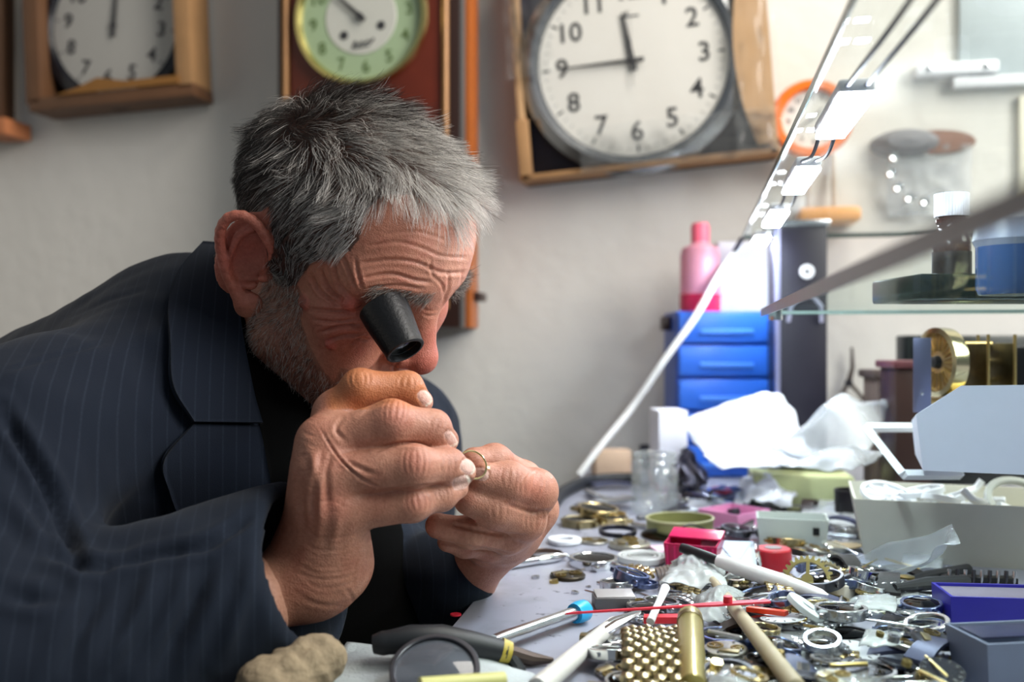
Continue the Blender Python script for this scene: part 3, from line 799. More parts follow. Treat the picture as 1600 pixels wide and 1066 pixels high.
# colour of the skin: ruddy nose, cheeks, ears; greyer where the beard grows
Lm = L.copy(); Lm[:, 1] = -np.abs(Lm[:, 1])
prm = cproj(h2c(Lm))
base = np.tile(np.array(srgb(190, 130, 106)), (len(V), 1))
red = np.array(srgb(186, 100, 86)); pale = np.array(srgb(214, 164, 140)); tan = np.array(srgb(176, 112, 84))
def blend(c, tgt, w): return c * (1 - w[:, None]) + tgt * w[:, None]
def ball(c, r): return np.clip(1 - ((Lm - np.array(c)) ** 2).sum(1) / r ** 2, 0, 1)
base = blend(base, red, .75 * ball((10.4, 0, -1), 3.2)); base = blend(base, red, .6 * ball((6.5, -5.3, 0), 3.6))
base = blend(base, red, .85 * ball((-1.5, -9.2, 1), 5.0)); base = blend(base, pale, .5 * ball((9, 0, 7.5), 4.5))
base = blend(base, tan, .4 * np.clip(fbm(L, .14, 3, 2), 0, 1)); base = blend(base, red, .28 * np.clip(fbm(L, .5, 2, 3), 0, 1))
for p, r in WARTS: base = blend(base, np.array(srgb(196, 92, 82)), .85 * np.clip(1.6 - np.linalg.norm(L - np.array(p), axis=1) / r, 0, 1))
HAIR_POLY = [(300, 250), (330, 60), (560, 40), (790, 150), (800, 400), (742, 400), (722, 352), (690, 326), (640, 304), (598, 304), (570, 330), (562, 372),
             (548, 392), (520, 398), (487, 410), (462, 445), (440, 450), (420, 420), (412, 360), (395, 330), (350, 330), (345, 420), (352, 470), (372, 520), (300, 520)]
BEARD_POLY = [(418, 418), (462, 440), (478, 470), (470, 500), (486, 545), (505, 580), (530, 605), (600, 640), (640, 760), (400, 760), (360, 560), (392, 500)]
hm = in_poly(prm, HAIR_POLY) & (Lm[:, 2] > -4.5) & ~((Lm[:, 0] > -4) & (Lm[:, 1] < -8.0))
hm |= (Lm[:, 0] < -6) & (Lm[:, 2] > -3) & (Lm[:, 1] > -8.2)
bmk = in_poly(prm, BEARD_POLY) & (Lm[:, 1] > -7.6)
bmk |= (Lm[:, 2] < -3.2) & (Lm[:, 2] > -10.5) & (Lm[:, 0] > 6.5) & (np.abs(L[:, 1]) < 5) & ~((Lm[:, 0] > 8.2) & (Lm[:, 1] > -2.4) & (Lm[:, 2] > -6.2))
ear_zone = (Lm[:, 1] < -7.6) & (Lm[:, 0] < 1)
hm &= ~ear_zone
scalp = np.array(srgb(58, 50, 46))
base[hm] = blend(base[hm], scalp, np.full(hm.sum(), .82))
base[bmk] = blend(base[bmk], np.array(srgb(104, 80, 70)), np.full(bmk.sum(), .45))
head_VQ = (V, Q, base)
HEADN = N

# ------------------------------------------------------------------ hands
def digit(P, pts, r, k=.004):
    """pts (px,py,t); r radius in px at each joint; joints a little thicker than the phalanges"""
    c = [cpt(*p) for p in pts]; m = [ri * p[2] / FPX for ri, p in zip(r, pts)]
    d = None
    for i in range(len(c) - 1):
        mid = (c[i] + c[i + 1]) / 2; rm = (m[i] + m[i + 1]) / 2 * .945
        q = np.minimum(s_cone(P, c[i], mid, m[i], rm), s_cone(P, mid, c[i + 1], rm, m[i + 1]))
        d = q if d is None else smin(d, q, k)
    return d
RH = dict(
 index=([(528, 648, .598), (562, 606, .592), (636, 607, .602), (658, 628, .607)], [33, 29, 26, 19]),
 middle=([(508, 694, .575), (612, 659, .570), (676, 670, .585), (697, 688, .596)], [40, 34, 29, 20]),
 ring=([(507, 742, .567), (646, 729, .564), (700, 730, .583), (722, 737, .594)], [41, 34, 29, 22]),
 pinky=([(532, 796, .570), (645, 787, .570), (690, 774, .584), (714, 763, .593)], [40, 28, 24, 18]),
)
def rh_sdf(P):
    wr = cpt(508, 905, .590)
    back = None
    for nm, a, ra, rb in (('index', (492, 860, .604), 50, 40), ('middle', (490, 870, .594), 54, 46), ('ring', (502, 880, .586), 52, 46), ('pinky', (530, 880, .588), 50, 42)):
        p = RH[nm][0][0]
        q = s_cone(P, cpt(*a), cpt(*p), ra * a[2] / FPX, rb * p[2] / FPX)
        back = q if back is None else smin(back, q, .012)
    arm = digit(P, [(500, 880, .592), (482, 906, .590), (380, 945, .570)], [58, 58, 62], .01)
    d = smin(back, arm, .02)
    f = None
    for nm in ('index', 'middle', 'ring', 'pinky'):
        q = digit(P, *RH[nm])
        f = q if f is None else smin(f, q, .0022)
    th = digit(P, [(520, 740, .640), (600, 740, .640), (670, 735, .630), (722, 738, .616)], [42, 34, 28, 20])
    d = smin(d, f, .006)
    return smin(d, th, .003)
LH = dict(
 index=([(806, 828, .674), (836, 768, .640), (792, 754, .624), (757, 746, .616)], [36, 35, 33, 24]),
 middle=([(796, 846, .672), (820, 812, .642), (772, 794, .624), (734, 780, .618)], [32, 33, 32, 26]),
 ring=([(780, 852, .672), (794, 838, .650), (735, 832, .634), (684, 822, .630)], [28, 27, 25, 20]),
 pinky=([(752, 858, .678), (764, 855, .664), (725, 850, .650), (700, 846, .644)], [24, 22, 21, 17]),
 thumb=([(836, 796, .695), (815, 752, .672), (772, 722, .650), (740, 720, .638)], [38, 32, 28, 21]),
)
def lh_sdf(P):
    f = None
    for nm in LH:
        q = digit(P, *LH[nm]); f = q if f is None else smin(f, q, .0035)
    pm = smin(s_ell(P, cpt(798, 826, .690), (.024, .020, .020)), s_cone(P, cpt(785, 840, .69), cpt(715, 905, .735), .020, .024), .015)
    pm = smin(pm, s_cone(P, cpt(715, 905, .735), cpt(600, 1000, .77), .024, .032), .02)
    return smin(f, pm, .008)
def hand_mesh(func, lo, hi, h, lines):
    V, Q = sdf_mesh(func, lo, hi, h); N = vnormals(V, Q); V = relax(V, Q, 2, .4)
    N = vnormals(V, Q)
    V = crease(V, N, lines)
    return V, Q, vnormals(V, Q)
def arc_lines(cx, cy, ux, uy, w, n, gap, wid, dep, bow=4):
    """n short wrinkles across a finger at (cx,cy); (ux,uy) runs along the finger"""
    L_ = math.hypot(ux, uy); ux, uy = ux / L_, uy / L_; vx, vy = -uy, ux; out = []
    for i in range(n):
        o = (i - (n - 1) / 2) * gap; b = bow * (1 if o > 0 else -1 if o < 0 else 0)
        out.append(([(cx + ux * o + vx * w * s + ux * b * (1 - s * s), cy + uy * o + vy * w * s + uy * b * (1 - s * s)) for s in (-1, -.4, .3, 1)], wid, dep))
    return out
RHL = []
for (x, y, ux, uy, w, n, g) in ((562, 592, 1, -.1, 14, 4, 8), (618, 642, 1, .15, 22, 5, 7), (650, 722, 1, 0, 24, 5, 8), (652, 784, 1, -.2, 18, 5, 7), (692, 772, 1, -.35, 13, 4, 6), (700, 727, 1, .1, 16, 3, 7), (684, 662, 1, .4, 14, 3, 7), (636, 597, 1, .2, 12, 3, 7)):
    RHL += arc_lines(x, y, ux, uy, w * .85, n, g, 1.7, .38)
rg = random.Random(3)
for i in range(26):      # fine folds over the back of the hand
    x0, y0 = rg.uniform(470, 560), rg.uniform(650, 800); a = rg.uniform(2.4, 3.6); l_ = rg.uniform(18, 40)
    RHL.append(([(x0, y0), (x0 + math.cos(a) * l_ * .5 + rg.uniform(-3, 3), y0 + math.sin(a) * l_ * .5), (x0 + math.cos(a) * l_, y0 + math.sin(a) * l_ + rg.uniform(-4, 4))], rg.uniform(1.5, 2.2), rg.uniform(.12, .32)))
for i in range(12):      # web between ring and little finger
    RHL.append(([(596 - i * 3, 762 - i), (566 - i * 4, 752 - i * 4), (540 - i * 4, 738 - i * 7)], 1.6, rg.uniform(.1, .4)))
for i in range(11):      # wrist folds
    y0 = 840 + i * 11 + rg.uniform(-4, 4)
    RHL.append(([(448 + rg.uniform(-6, 30), y0 - 16), (500, y0 + 2 + rg.uniform(-5, 5)), (550, y0 - 4 + rg.uniform(-5, 5)), (600 - i * 6 + rg.uniform(-30, 20), y0 - 24)], rg.uniform(1.8, 3.0), rg.uniform(.06, .34)))
RHL += [([(507, 735), (500, 790), (497, 850)], 5, -.8), ([(500, 690), (484, 760), (482, 830)], 5, -.8), ([(535, 790), (524, 830), (518, 870)], 6, -.6),
        ([(480, 690), (492, 730), (500, 780), (505, 830)], 6, -1.0), ([(520, 700), (510, 740), (512, 790)], 4, .8), ([(468, 720), (470, 780), (480, 840)], 6, .9),
        ([(535, 655), (525, 672), (540, 690)], 3, 1.0), ([(595, 768), (640, 762), (700, 757)], 2.5, 1.0), ([(560, 650), (590, 632), (612, 626)], 2.5, 1.0),
        ([(586, 705), (620, 694), (660, 694)], 2.5, 1.2), ([(540, 720), (570, 735), (590, 742)], 3, 1.0)]
LHL = []
for (x, y, ux, uy, w, n, g) in ((832, 758, 1, .25, 22, 5, 8), (795, 745, 1, .1, 18, 3, 8), (838, 812, 1, .1, 20, 5, 7), (780, 800, 1, 0, 16, 3, 8), (800, 846, 1, 0, 15, 3, 8), (745, 840, 1, 0, 14, 3, 8)):
    LHL += arc_lines(x, y, ux, uy, w * .85, n, g, 1.7, .36)
LHL += [([(790, 788), (830, 800), (862, 798)], 2.6, 1.2), ([(700, 818), (760, 832), (820, 838)], 2.6, 1.2), ([(680, 846), (740, 856), (800, 866)], 2.6, 1.0)]
rV, rQ, rN = hand_mesh(rh_sdf, (-.165, -.215, .52), (-.015, .0, .68), 0.00095, RHL)
lV, lQ, lN = hand_mesh(lh_sdf, (-.115, -.225, .585), (.045, -.06, .80), 0.00105, LHL)
def nail(V, N, col, px, py, t, ax, half_l, half_w):
    """a fingernail: flattened pale patch with a groove round it. ax: finger direction in pixels"""
    pr = cproj(V); L_ = math.hypot(*ax); u = np.array(ax) / L_; v = np.array([-u[1], u[0]])
    q = pr - np.array([px, py]); a = (q @ u) / half_l; b = (q @ v) / half_w
    r = (np.abs(a) ** 2.6 + np.abs(b) ** 2.6) ** (1 / 2.6)
    ok = (np.abs(V[:, 2] - t) < .022) & (-(N * V).sum(1) > 0)
    ins = ok & (r < 1)
    col[ins] = col[ins] * .25 + np.array(srgb(224, 188, 176)) * .75
    tip = ins & (a > .62); col[tip] = np.array(srgb(226, 214, 200))
    rim = np.exp(-((r - 1.0) / .16) ** 2) * ok
    return V - N * (rim * .0006)[:, None] - N * (ins * .0002)[:, None]
def hand_col(V, warm):
    c = np.tile(np.array(srgb(182, 128, 106)), (len(V), 1))
    c = blend(c, np.array(srgb(164, 100, 82)), .5 * np.clip(fbm(V * 100, .35, 2, 6), 0, 1))
    c = blend(c, np.array(srgb(202, 154, 130)), .4 * np.clip(fbm(V * 100, .25, 3, 8), 0, 1))
    return c
rc = hand_col(rV, 0)
dd = seg_dist2(cproj(rV), np.array([(545, 628), (562, 602), (600, 600), (640, 606)], float))
rc = blend(rc, np.array(srgb(190, 114, 56)), .62 * np.clip((42 - dd) / 16, 0, 1) * (rV[:, 2] < .62) * (cproj(rV)[:, 1] < 640))       # forefinger tinted orange
for p, r in ((618, 650), 34), ((650, 724), 32), ((650, 786), 26), ((520, 785), 40):
    w = np.clip(1 - np.hypot(*(cproj(rV) - np.array(p)).T) / r, 0, 1) * .5; rc = blend(rc, np.array(srgb(194, 112, 94)), w)
rV = nail(rV, rN, rc, 665, 622, .607, (.7, 1), 13, 10)
rV = nail(rV, rN, rc, 706, 686, .596, (.6, 1), 14, 8)
rV = nail(rV, rN, rc, 733, 729, .594, (1, .5), 13, 12)
rV = nail(rV, rN, rc, 722, 755, .593, (1, -.45), 15, 10)
lc = hand_col(lV, 0)
lV = nail(lV, lN, lc, 749, 741, .616, (-1, -.1), 15, 11)
w = np.clip(1 - np.hypot(*(cproj(lV) - np.array((835, 765))).T) / 36, 0, 1) * .5; lc = blend(lc, np.array(srgb(196, 110, 90)), w)
# torso and arms under the clothes, coarse
def torso_sdf(P):
    d = chain(P, [cpt(330, 690, .79), cpt(320, 1000, .84)], [.10, .12])
    d = smin(d, chain(P, [cpt(330, 720, .79), cpt(60, 720, .63)], [.05, .04]), .04)
    d = smin(d, chain(P, [cpt(330, 700, .80), cpt(600, 720, .95)], [.06, .05]), .04)
    d = smin(d, chain(P, [cpt(60, 720, .62), cpt(-40, 1080, .51), cpt(380, 945, .570)], [.042, .036, .030]), .02)
    return smin(d, chain(P, [cpt(600, 720, .95), cpt(560, 1060, .86), cpt(610, 1000, .77)], [.05, .042, .034]), .02)
tV, tQ = sdf_mesh(torso_sdf, (-.46, -.46, .45), (.02, .05, 1.05), .006)
tc_ = np.tile(np.array(srgb(190, 140, 118)), (len(tV), 1))
off = 0; AV, AQ, AC = [], [], []
for v_, q_, c_ in (head_VQ, (rV, rQ, rc), (lV, lQ, lc), (tV, tQ, tc_)):
    AV.append(v_); AQ.append(q_ + off); AC.append(c_); off += len(v_)

def skin_material():
    m = bpy.data.materials.new('skin'); m.use_nodes = True; nt = m.node_tree; b = nt.nodes['Principled BSDF']
    at = nt.nodes.new('ShaderNodeVertexColor'); at.layer_name = 'tone'
    tc = nt.nodes.new('ShaderNodeTexCoord')
    nz = nt.nodes.new('ShaderNodeTexNoise'); nz.inputs['Scale'].default_value = 420; nz.inputs['Detail'].default_value = 4
    vo = nt.nodes.new('ShaderNodeTexVoronoi'); vo.inputs['Scale'].default_value = 900
    nt.links.new(tc.outputs['Object'], nz.inputs['Vector']); nt.links.new(tc.outputs['Object'], vo.inputs['Vector'])
    mx = nt.nodes.new('ShaderNodeMix'); mx.data_type = 'RGBA'; mx.blend_type = 'MULTIPLY'; mx.inputs[0].default_value = .55
    cr = nt.nodes.new('ShaderNodeValToRGB')
    cr.color_ramp.elements[0].position = .3; cr.color_ramp.elements[0].color = (.62, .5, .45, 1); cr.color_ramp.elements[1].position = .65
    nt.links.new(nz.outputs['Fac'], cr.inputs[0]); nt.links.new(at.outputs['Color'], mx.inputs[6]); nt.links.new(cr.outputs[0], mx.inputs[7])
    nt.links.new(mx.outputs[2], b.inputs['Base Color'])
    cr.color_ramp.elements[1].color = (.93, .90, .90, 1)
    b.inputs['Roughness'].default_value = .50; b.inputs['Specular IOR Level'].default_value = .4
    b.inputs['Subsurface Weight'].default_value = .10; b.inputs['Subsurface Radius'].default_value = (.006, .0022, .0012)
    b.inputs['Subsurface Scale'].default_value = .6
    ad = nt.nodes.new('ShaderNodeMath'); ad.operation = 'ADD'
    nt.links.new(nz.outputs['Fac'], ad.inputs[0]); nt.links.new(vo.outputs['Distance'], ad.inputs[1])
    bp = nt.nodes.new('ShaderNodeBump'); bp.inputs['Strength'].default_value = .35; bp.inputs['Distance'].default_value = .0006
    nt.links.new(ad.outputs[0], bp.inputs['Height']); nt.links.new(bp.outputs['Normal'], b.inputs['Normal'])
    return m
person = mesh_from('person', np.vstack(AV), np.vstack(AQ), skin_material(), None, {'tone': np.vstack(AC)})
tag(person, 'grey-haired man in a dark suit bent over the bench, holding a watch part', 'person')

# ------------------------------------------------------------------ clothes
RW = cpt(478, 884, .585); RE = cpt(-30, 1090, .50)              # right wrist, right elbow
FA = (RW - RE) / np.linalg.norm(RW - RE)
cuff_a, cuff_b = cpt(430, 762, .575), cpt(512, 1000, .575)
cn = np.cross(cuff_b - cuff_a, arr(0.15, 0, 1.0)); cn /= np.linalg.norm(cn)
if cn @ FA < 0: cn = -cn
CUFF_R = .050
def coat_body(P):
    d = s_ell(P, cpt(330, 900, .84), (.20, .26, .20))
    d = smin(d, chain(P, [cpt(318, 585, .775), cpt(215, 638, .69), cpt(110, 668, .635), cpt(40, 705, .605)], [.066, .066, .064, .066]), .05)
    d = smin(d, chain(P, [cpt(330, 560, .80), cpt(500, 640, .90), cpt(612, 690, .95)], [.075, .07, .062]), .06)
    d = smin(d, s_ell(P, cpt(320, 760, .76), (.135, .15, .115)), .06)
    d = smin(d, s_ell(P, cpt(100, 880, .80), (.16, .19, .17)), .06)
    d = smin(d, chain(P, [cpt(612, 690, .95), cpt(610, 850, .92), cpt(570, 1060, .86)], [.062, .058, .055]), .03)
    return smin(d, chain(P, [cpt(570, 1060, .86), cpt(640, 955, .78), cpt(698, 900, .728)], [.055, .046, .036]), .03)
def jacket_sdf(P):
    d = coat_body(P)
    arm = chain(P, [cpt(30, 700, .600), cpt(-70, 850, .555), RE], [.066, .068, .066], .02)
    slv = smax(s_cone(P, RE, RW + FA * .06, .064, CUFF_R), (P - cuff_a) @ cn, .003)
    slv = smax(slv, -s_cone(P, RW - FA * .09, RW + FA * .12, CUFF_R - .006, CUFF_R - .003), .003)
    d = smin(d, smin(arm, slv, .03), .012)
    # the hand comes out of the cuff: keep the far coat from filling the opening
    return smax(d, -s_cone(P, RW - FA * .06, RW + FA * .10, CUFF_R - .008, CUFF_R - .004), .003)
JV, JQ = sdf_mesh(jacket_sdf, (-.50, -.42, .40), (.02, .12, 1.12), .003)
JV = relax(JV, JQ, 2, .4)
JN = vnormals(JV, JQ)
JV = JV + JN * (fbm(JV, 9, 2, 4) * .0025 + fbm(JV, 22, 2, 5) * .0008)[:, None]
J_LINES = [([(0, 640), (60, 735), (100, 820), (126, 888)], 9, 7), ([(130, 892), (250, 866), (330, 850), (400, 800)], 7, 4),
    ([(165, 905), (130, 980), (90, 1066)], 14, 5), ([(250, 880), (215, 960), (150, 1066)], 13, -4), ([(330, 865), (300, 950), (240, 1066)], 14, 6),
    ([(400, 850), (380, 930), (340, 1040)], 12, -3), ([(60, 860), (120, 880), (160, 890)], 8, 5), ([(0, 760), (50, 830), (90, 880)], 12, -4), ([(0, 925), (40, 935), (100, 930)], 10, 5),
    ([(100, 500), (170, 470), (230, 452)], 3, .8), ([(12, 580), (60, 565), (130, 545), (165, 535)], 2.6, 1.0),
    ([(210, 480), (225, 560), (230, 660)], 16, 2.5), ([(240, 820), (200, 850), (140, 880)], 14, 3)]
JV = crease(JV, JN, J_LINES)

def cloth_material(name, col, stripe, dirv=(.92, .40, 0), period=.0085):
    m = bpy.data.materials.new(name); m.use_nodes = True; nt = m.node_tree; b = nt.nodes['Principled BSDF']
    tc = nt.nodes.new('ShaderNodeTexCoord')
    dp = nt.nodes.new('ShaderNodeVectorMath'); dp.operation = 'DOT_PRODUCT'; dp.inputs[1].default_value = dirv
    nt.links.new(tc.outputs['Object'], dp.inputs[0])
    md = nt.nodes.new('ShaderNodeMath'); md.operation = 'PINGPONG'; md.inputs[1].default_value = period / 2
    nt.links.new(dp.outputs['Value'], md.inputs[0])
    cr = nt.nodes.new('ShaderNodeMapRange'); cr.inputs[1].default_value = period * .5 * .80; cr.inputs[2].default_value = period * .5
    nt.links.new(md.outputs[0], cr.inputs[0])
    nz = nt.nodes.new('ShaderNodeTexNoise'); nz.inputs['Scale'].default_value = 700; nt.links.new(tc.outputs['Object'], nz.inputs['Vector'])
    ml = nt.nodes.new('ShaderNodeMath'); ml.operation = 'MULTIPLY'; nt.links.new(cr.outputs[0], ml.inputs[0]); nt.links.new(nz.outputs['Fac'], ml.inputs[1])
    mx = nt.nodes.new('ShaderNodeMix'); mx.data_type = 'RGBA'; mx.inputs[6].default_value = (*col, 1); mx.inputs[7].default_value = (*stripe, 1)
    nt.links.new(ml.outputs[0], mx.inputs[0]); nt.links.new(mx.outputs[2], b.inputs['Base Color'])
    b.inputs['Roughness'].default_value = .9; b.inputs['Specular IOR Level'].default_value = .12 if 'suit' in name else .03
    b.inputs['Sheen Weight'].default_value = .04 if 'suit' in name else 0.0; b.inputs['Sheen Roughness'].default_value = .5
    n2 = nt.nodes.new('ShaderNodeTexNoise'); n2.inputs['Scale'].default_value = 1400; nt.links.new(tc.outputs['Object'], n2.inputs['Vector'])
    bp = nt.nodes.new('ShaderNodeBump'); bp.inputs['Strength'].default_value = .25; bp.inputs['Distance'].default_value = .0006
    nt.links.new(n2.outputs['Fac'], bp.inputs['Height']); nt.links.new(bp.outputs['Normal'], b.inputs['Normal'])
    return m
M_SUIT = cloth_material('suit_wool', srgb(24, 30, 41), srgb(40, 47, 59))
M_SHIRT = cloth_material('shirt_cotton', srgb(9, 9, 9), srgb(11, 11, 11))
jacket = mesh_from('suit_jacket', JV, JQ, M_SUIT, person)
def sheet(name, outer, inner, nu, nv, lift, thick, m, parent):
    """a flap of cloth lying on the jacket: lofted between two edges, with real thickness"""
    o_ = spline(outer, 8); i_ = spline(inner, 8)
    def rs(p, n):
        s_ = np.r_[0, np.cumsum(np.hypot(*np.diff(p, axis=0).T))]; q = np.linspace(0, s_[-1], n)
        return np.stack([np.interp(q, s_, p[:, 0]), np.interp(q, s_, p[:, 1])], 1)
    o_, i_ = rs(o_, nu), rs(i_, nu)
    g = np.array([[o_[i] * (1 - j / (nv - 1)) + i_[i] * j / (nv - 1) for j in range(nv)] for i in range(nu)]).reshape(-1, 2)
    S_ = march(coat_body, g)
    e = .003; nn = np.stack([coat_body(S_ + d_) - coat_body(S_ - d_) for d_ in np.eye(3) * e], 1); nn /= np.linalg.norm(nn, axis=1, keepdims=True)
    G = S_.reshape(nu, nv, 3)
    for _ in range(3): G[1:-1, 1:-1] = (G[:-2, 1:-1] + G[2:, 1:-1] + G[1:-1, :-2] + G[1:-1, 2:]) / 4
    S_ = G.reshape(-1, 3)
    top = S_ + nn * (lift + thick); bot = S_ + nn * lift
    V_ = np.vstack([top, bot]); F_ = []; M_ = nu * nv
    for i in range(nu - 1):
        for j in range(nv - 1):
            a, b, c, d = i * nv + j, i * nv + j + 1, (i + 1) * nv + j + 1, (i + 1) * nv + j
            F_.append((a, b, c, d)); F_.append((d + M_, c + M_, b + M_, a + M_))
    bd = [i * nv for i in range(nu)] + [(nu - 1) * nv + j for j in range(1, nv)] + [i * nv + nv - 1 for i in range(nu - 2, -1, -1)] + [j for j in range(nv - 2, 0, -1)]
    for a, b in zip(bd, bd[1:] + bd[:1]): F_.append((b, a, a + M_, b + M_))
    F_ = np.array(F_)
    # orientation: top faces must point along nn
    q = F_[0]; f_n = np.cross(V_[q[2]] - V_[q[0]], V_[q[3]] - V_[q[1]])
    if f_n @ nn[0] < 0: F_ = F_[:, ::-1]
    return mesh_from(name, V_, F_, m, parent)
lapel = sheet('lapel', [(296, 664), (248, 716), (262, 765), (282, 810), (304, 852)], [(400, 668), (406, 692), (412, 722), (420, 760), (428, 800)], 40, 22, .004, .003, M_SUIT, jacket)
collar = sheet('collar', [(318, 398), (283, 440), (263, 490), (258, 550), (258, 612), (293, 661)], [(352, 400), (362, 450), (368, 500), (376, 560), (388, 620), (402, 665)], 48, 22, .007, .004, M_SUIT, jacket)
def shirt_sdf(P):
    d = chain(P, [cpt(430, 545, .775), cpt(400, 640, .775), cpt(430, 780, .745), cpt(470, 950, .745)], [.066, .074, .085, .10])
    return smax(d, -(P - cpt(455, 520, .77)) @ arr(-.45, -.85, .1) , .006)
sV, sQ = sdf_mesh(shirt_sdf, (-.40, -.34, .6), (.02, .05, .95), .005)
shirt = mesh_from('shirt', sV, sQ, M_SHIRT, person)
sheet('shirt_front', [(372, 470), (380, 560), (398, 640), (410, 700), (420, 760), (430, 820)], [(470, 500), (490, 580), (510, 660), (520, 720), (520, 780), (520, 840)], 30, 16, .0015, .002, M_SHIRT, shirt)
def trouser_sdf(P):
    d = chain(P, [cpt(250, 1180, .80), cpt(560, 1160, .70), cpt(700, 1180, .72)], [.10, .085, .075])
    return smin(d, chain(P, [cpt(330, 1200, .92), cpt(680, 1130, .90), cpt(800, 1130, .92)], [.10, .085, .075]), .02)
pV, pQ = sdf_mesh(trouser_sdf, (-.45, -.52, .55), (.1, -.15, 1.05), .006)
M_TROUSER = cloth_material('trouser_wool', srgb(12, 12, 15), srgb(14, 14, 17))
trousers = mesh_from('trousers', pV, pQ, M_TROUSER, person)

# ------------------------------------------------------------------ hair
V, Q, _b = head_VQ; N = HEADN
def roots(mask, n, dens=None):
    fm = mask[Q].all(1); F_ = Q[fm]
    ar = np.linalg.norm(np.cross(V[F_[:, 2]] - V[F_[:, 0]], V[F_[:, 3]] - V[F_[:, 1]]), axis=1)
    if dens is not None: ar = ar * dens[F_[:, 0]]
    pick = RNG.choice(len(F_), n, p=ar / ar.sum()); F_ = F_[pick]
    w = RNG.dirichlet((1, 1, 1, 1), n)
    return (V[F_] * w[:, :, None]).sum(1), N[F_[:, 0]]
def strands(name, P0, N0, D0, length, r0, lift, droop, colr, npt=5, curl=.25, seed=1, parent=None, m=None, keep=None, clump=0.0, nclump=900):
    rg = np.random.default_rng(seed); n = len(P0)
    D0 = D0 / (np.linalg.norm(D0, axis=1, keepdims=True) + 1e-9)
    T_ = D0 - N0 * (D0 * N0).sum(1, keepdims=True); T_ /= np.linalg.norm(T_, axis=1, keepdims=True) + 1e-9
    d = T_ * (1 - lift[:, None]) + N0 * lift[:, None]; d /= np.linalg.norm(d, axis=1, keepdims=True)
    wob = rg.normal(size=(n, 3)) * curl
    pts = [P0 - N0 * .0005]; step = (length / (npt - 1))[:, None]
    for k in range(1, npt):
        d2 = d + droop[:, None] * (D0 - N0 * .25) * k / npt + wob * k / npt
        d2 /= np.linalg.norm(d2, axis=1, keepdims=True)
        p = pts[-1] + d2 * step
        pts.append(p)
    X = np.stack(pts, 1)
    if clump:
        from mathutils.kdtree import KDTree
        g = rg.choice(n, nclump, replace=False); kd = KDTree(nclump)
        for i_, k_ in enumerate(g): kd.insert(Vector(P0[k_]), i_)
        kd.balance()
        own = np.array([g[kd.find(Vector(q_))[1]] for q_ in P0])
        wgt = (np.linspace(0, 1, npt) ** 1.3)[None, :, None] * clump * rg.uniform(.5, 1, (n, 1, 1))
        X = X * (1 - wgt) + X[own] * wgt
    # triangular tubes
    ax = np.zeros_like(X); ax[:, 1:-1] = X[:, 2:] - X[:, :-2]; ax[:, 0] = X[:, 1] - X[:, 0]; ax[:, -1] = X[:, -1] - X[:, -2]
    ax /= np.linalg.norm(ax, axis=2, keepdims=True) + 1e-9
    u = np.cross(ax, rg.normal(size=(n, 1, 3))); u /= np.linalg.norm(u, axis=2, keepdims=True) + 1e-9
    w = np.cross(ax, u)
    rad = (r0[:, None] * np.linspace(1, .35, npt)[None])[..., None]
    ring = np.stack([X + rad * (u * math.cos(a) + w * math.sin(a)) for a in (0, 2.094, 4.189)], 2)   # n,npt,3,3
    Vs = ring.reshape(-1, 3)
    b = (np.arange(n) * npt * 3)[:, None, None, None]; kk = (np.arange(npt - 1) * 3)[None, :, None, None]
    q0 = np.array([[0, 1, 4, 3], [1, 2, 5, 4], [2, 0, 3, 5]])[None, None]
    Fs = (b + kk + q0).reshape(-1, 4)
    cc = np.repeat(colr, npt * 3, 0)
    return mesh_from(name, Vs, Fs, m, parent, {'tone': cc})
def hair_material():
    m = bpy.data.materials.new('hair_strands'); m.use_nodes = True; nt = m.node_tree; b = nt.nodes['Principled BSDF']
    at = nt.nodes.new('ShaderNodeVertexColor'); at.layer_name = 'tone'; nt.links.new(at.outputs['Color'], b.inputs['Base Color'])
    b.inputs['Roughness'].default_value = .45; b.inputs['Specular IOR Level'].default_value = .35
    return m
M_HAIR = hair_material()
def flow(Lr):
    """combing direction in head coordinates"""
    y = Lr[:, 1]; sgn = np.where(y <= 0, -1.0, 1.0); ay = np.abs(y); x = Lr[:, 0]; z = Lr[:, 2]
    wh = np.array([-9.5, 0.0, 8.0]); rad = Lr - wh; rad /= np.linalg.norm(rad, axis=1, keepdims=True) + 1e-9
    top = np.clip((z - 8.0) / 2.5, 0, 1); front = np.clip((x - 3) / 4, 0, 1) * top
    d = np.stack([-.15 + 0 * x, .1 * sgn, -1 + 0 * x], 1) * (1 - top)[:, None]
    d += (rad * 1.0 + np.stack([.75 + 0 * x, .25 * sgn * np.clip(ay / 4, 0, 1), 0 * x], 1)) * top[:, None]
    d += np.stack([.3 + 0 * x, .35 * np.where(ay < 2.5, -1.0, sgn), -.55 + 0 * x], 1) * front[:, None]
    return d
hp, hn = roots(hm, 30000)
Lr = c2h(hp)
D = flow(Lr)
tw = fbm(Lr, .16, 3, 31)[:, None] * .8; tw2 = fbm(Lr, .20, 3, 37)[:, None] * .6
D = D / np.linalg.norm(D, axis=1, keepdims=True) + tw * np.array([[0, 1, .3]]) + tw2 * np.array([[1, .2, 0]])
Dc = D @ HR.T
topw = np.clip((Lr[:, 2] - 5.0) / 5.0, 0, 1); frontw = np.clip((Lr[:, 0] - 3) / 4, 0, 1)
low = np.clip((4.5 - Lr[:, 2]) / 4, 0, 1)
ln = (.0145 + .016 * topw + .007 * topw * frontw - .006 * low) * RNG.uniform(.7, 1.2, len(hp))
lift = .10 + .24 * topw * (1 - .3 * frontw) + .10 * topw * fbm(Lr, .3, 2, 61) + RNG.uniform(0, .16, len(hp))
pw = np.clip(.20 + .07 * Lr[:, 0] + .035 * (Lr[:, 2] - 4) + .18 * fbm(Lr, .25, 2, 41), .05, .86)
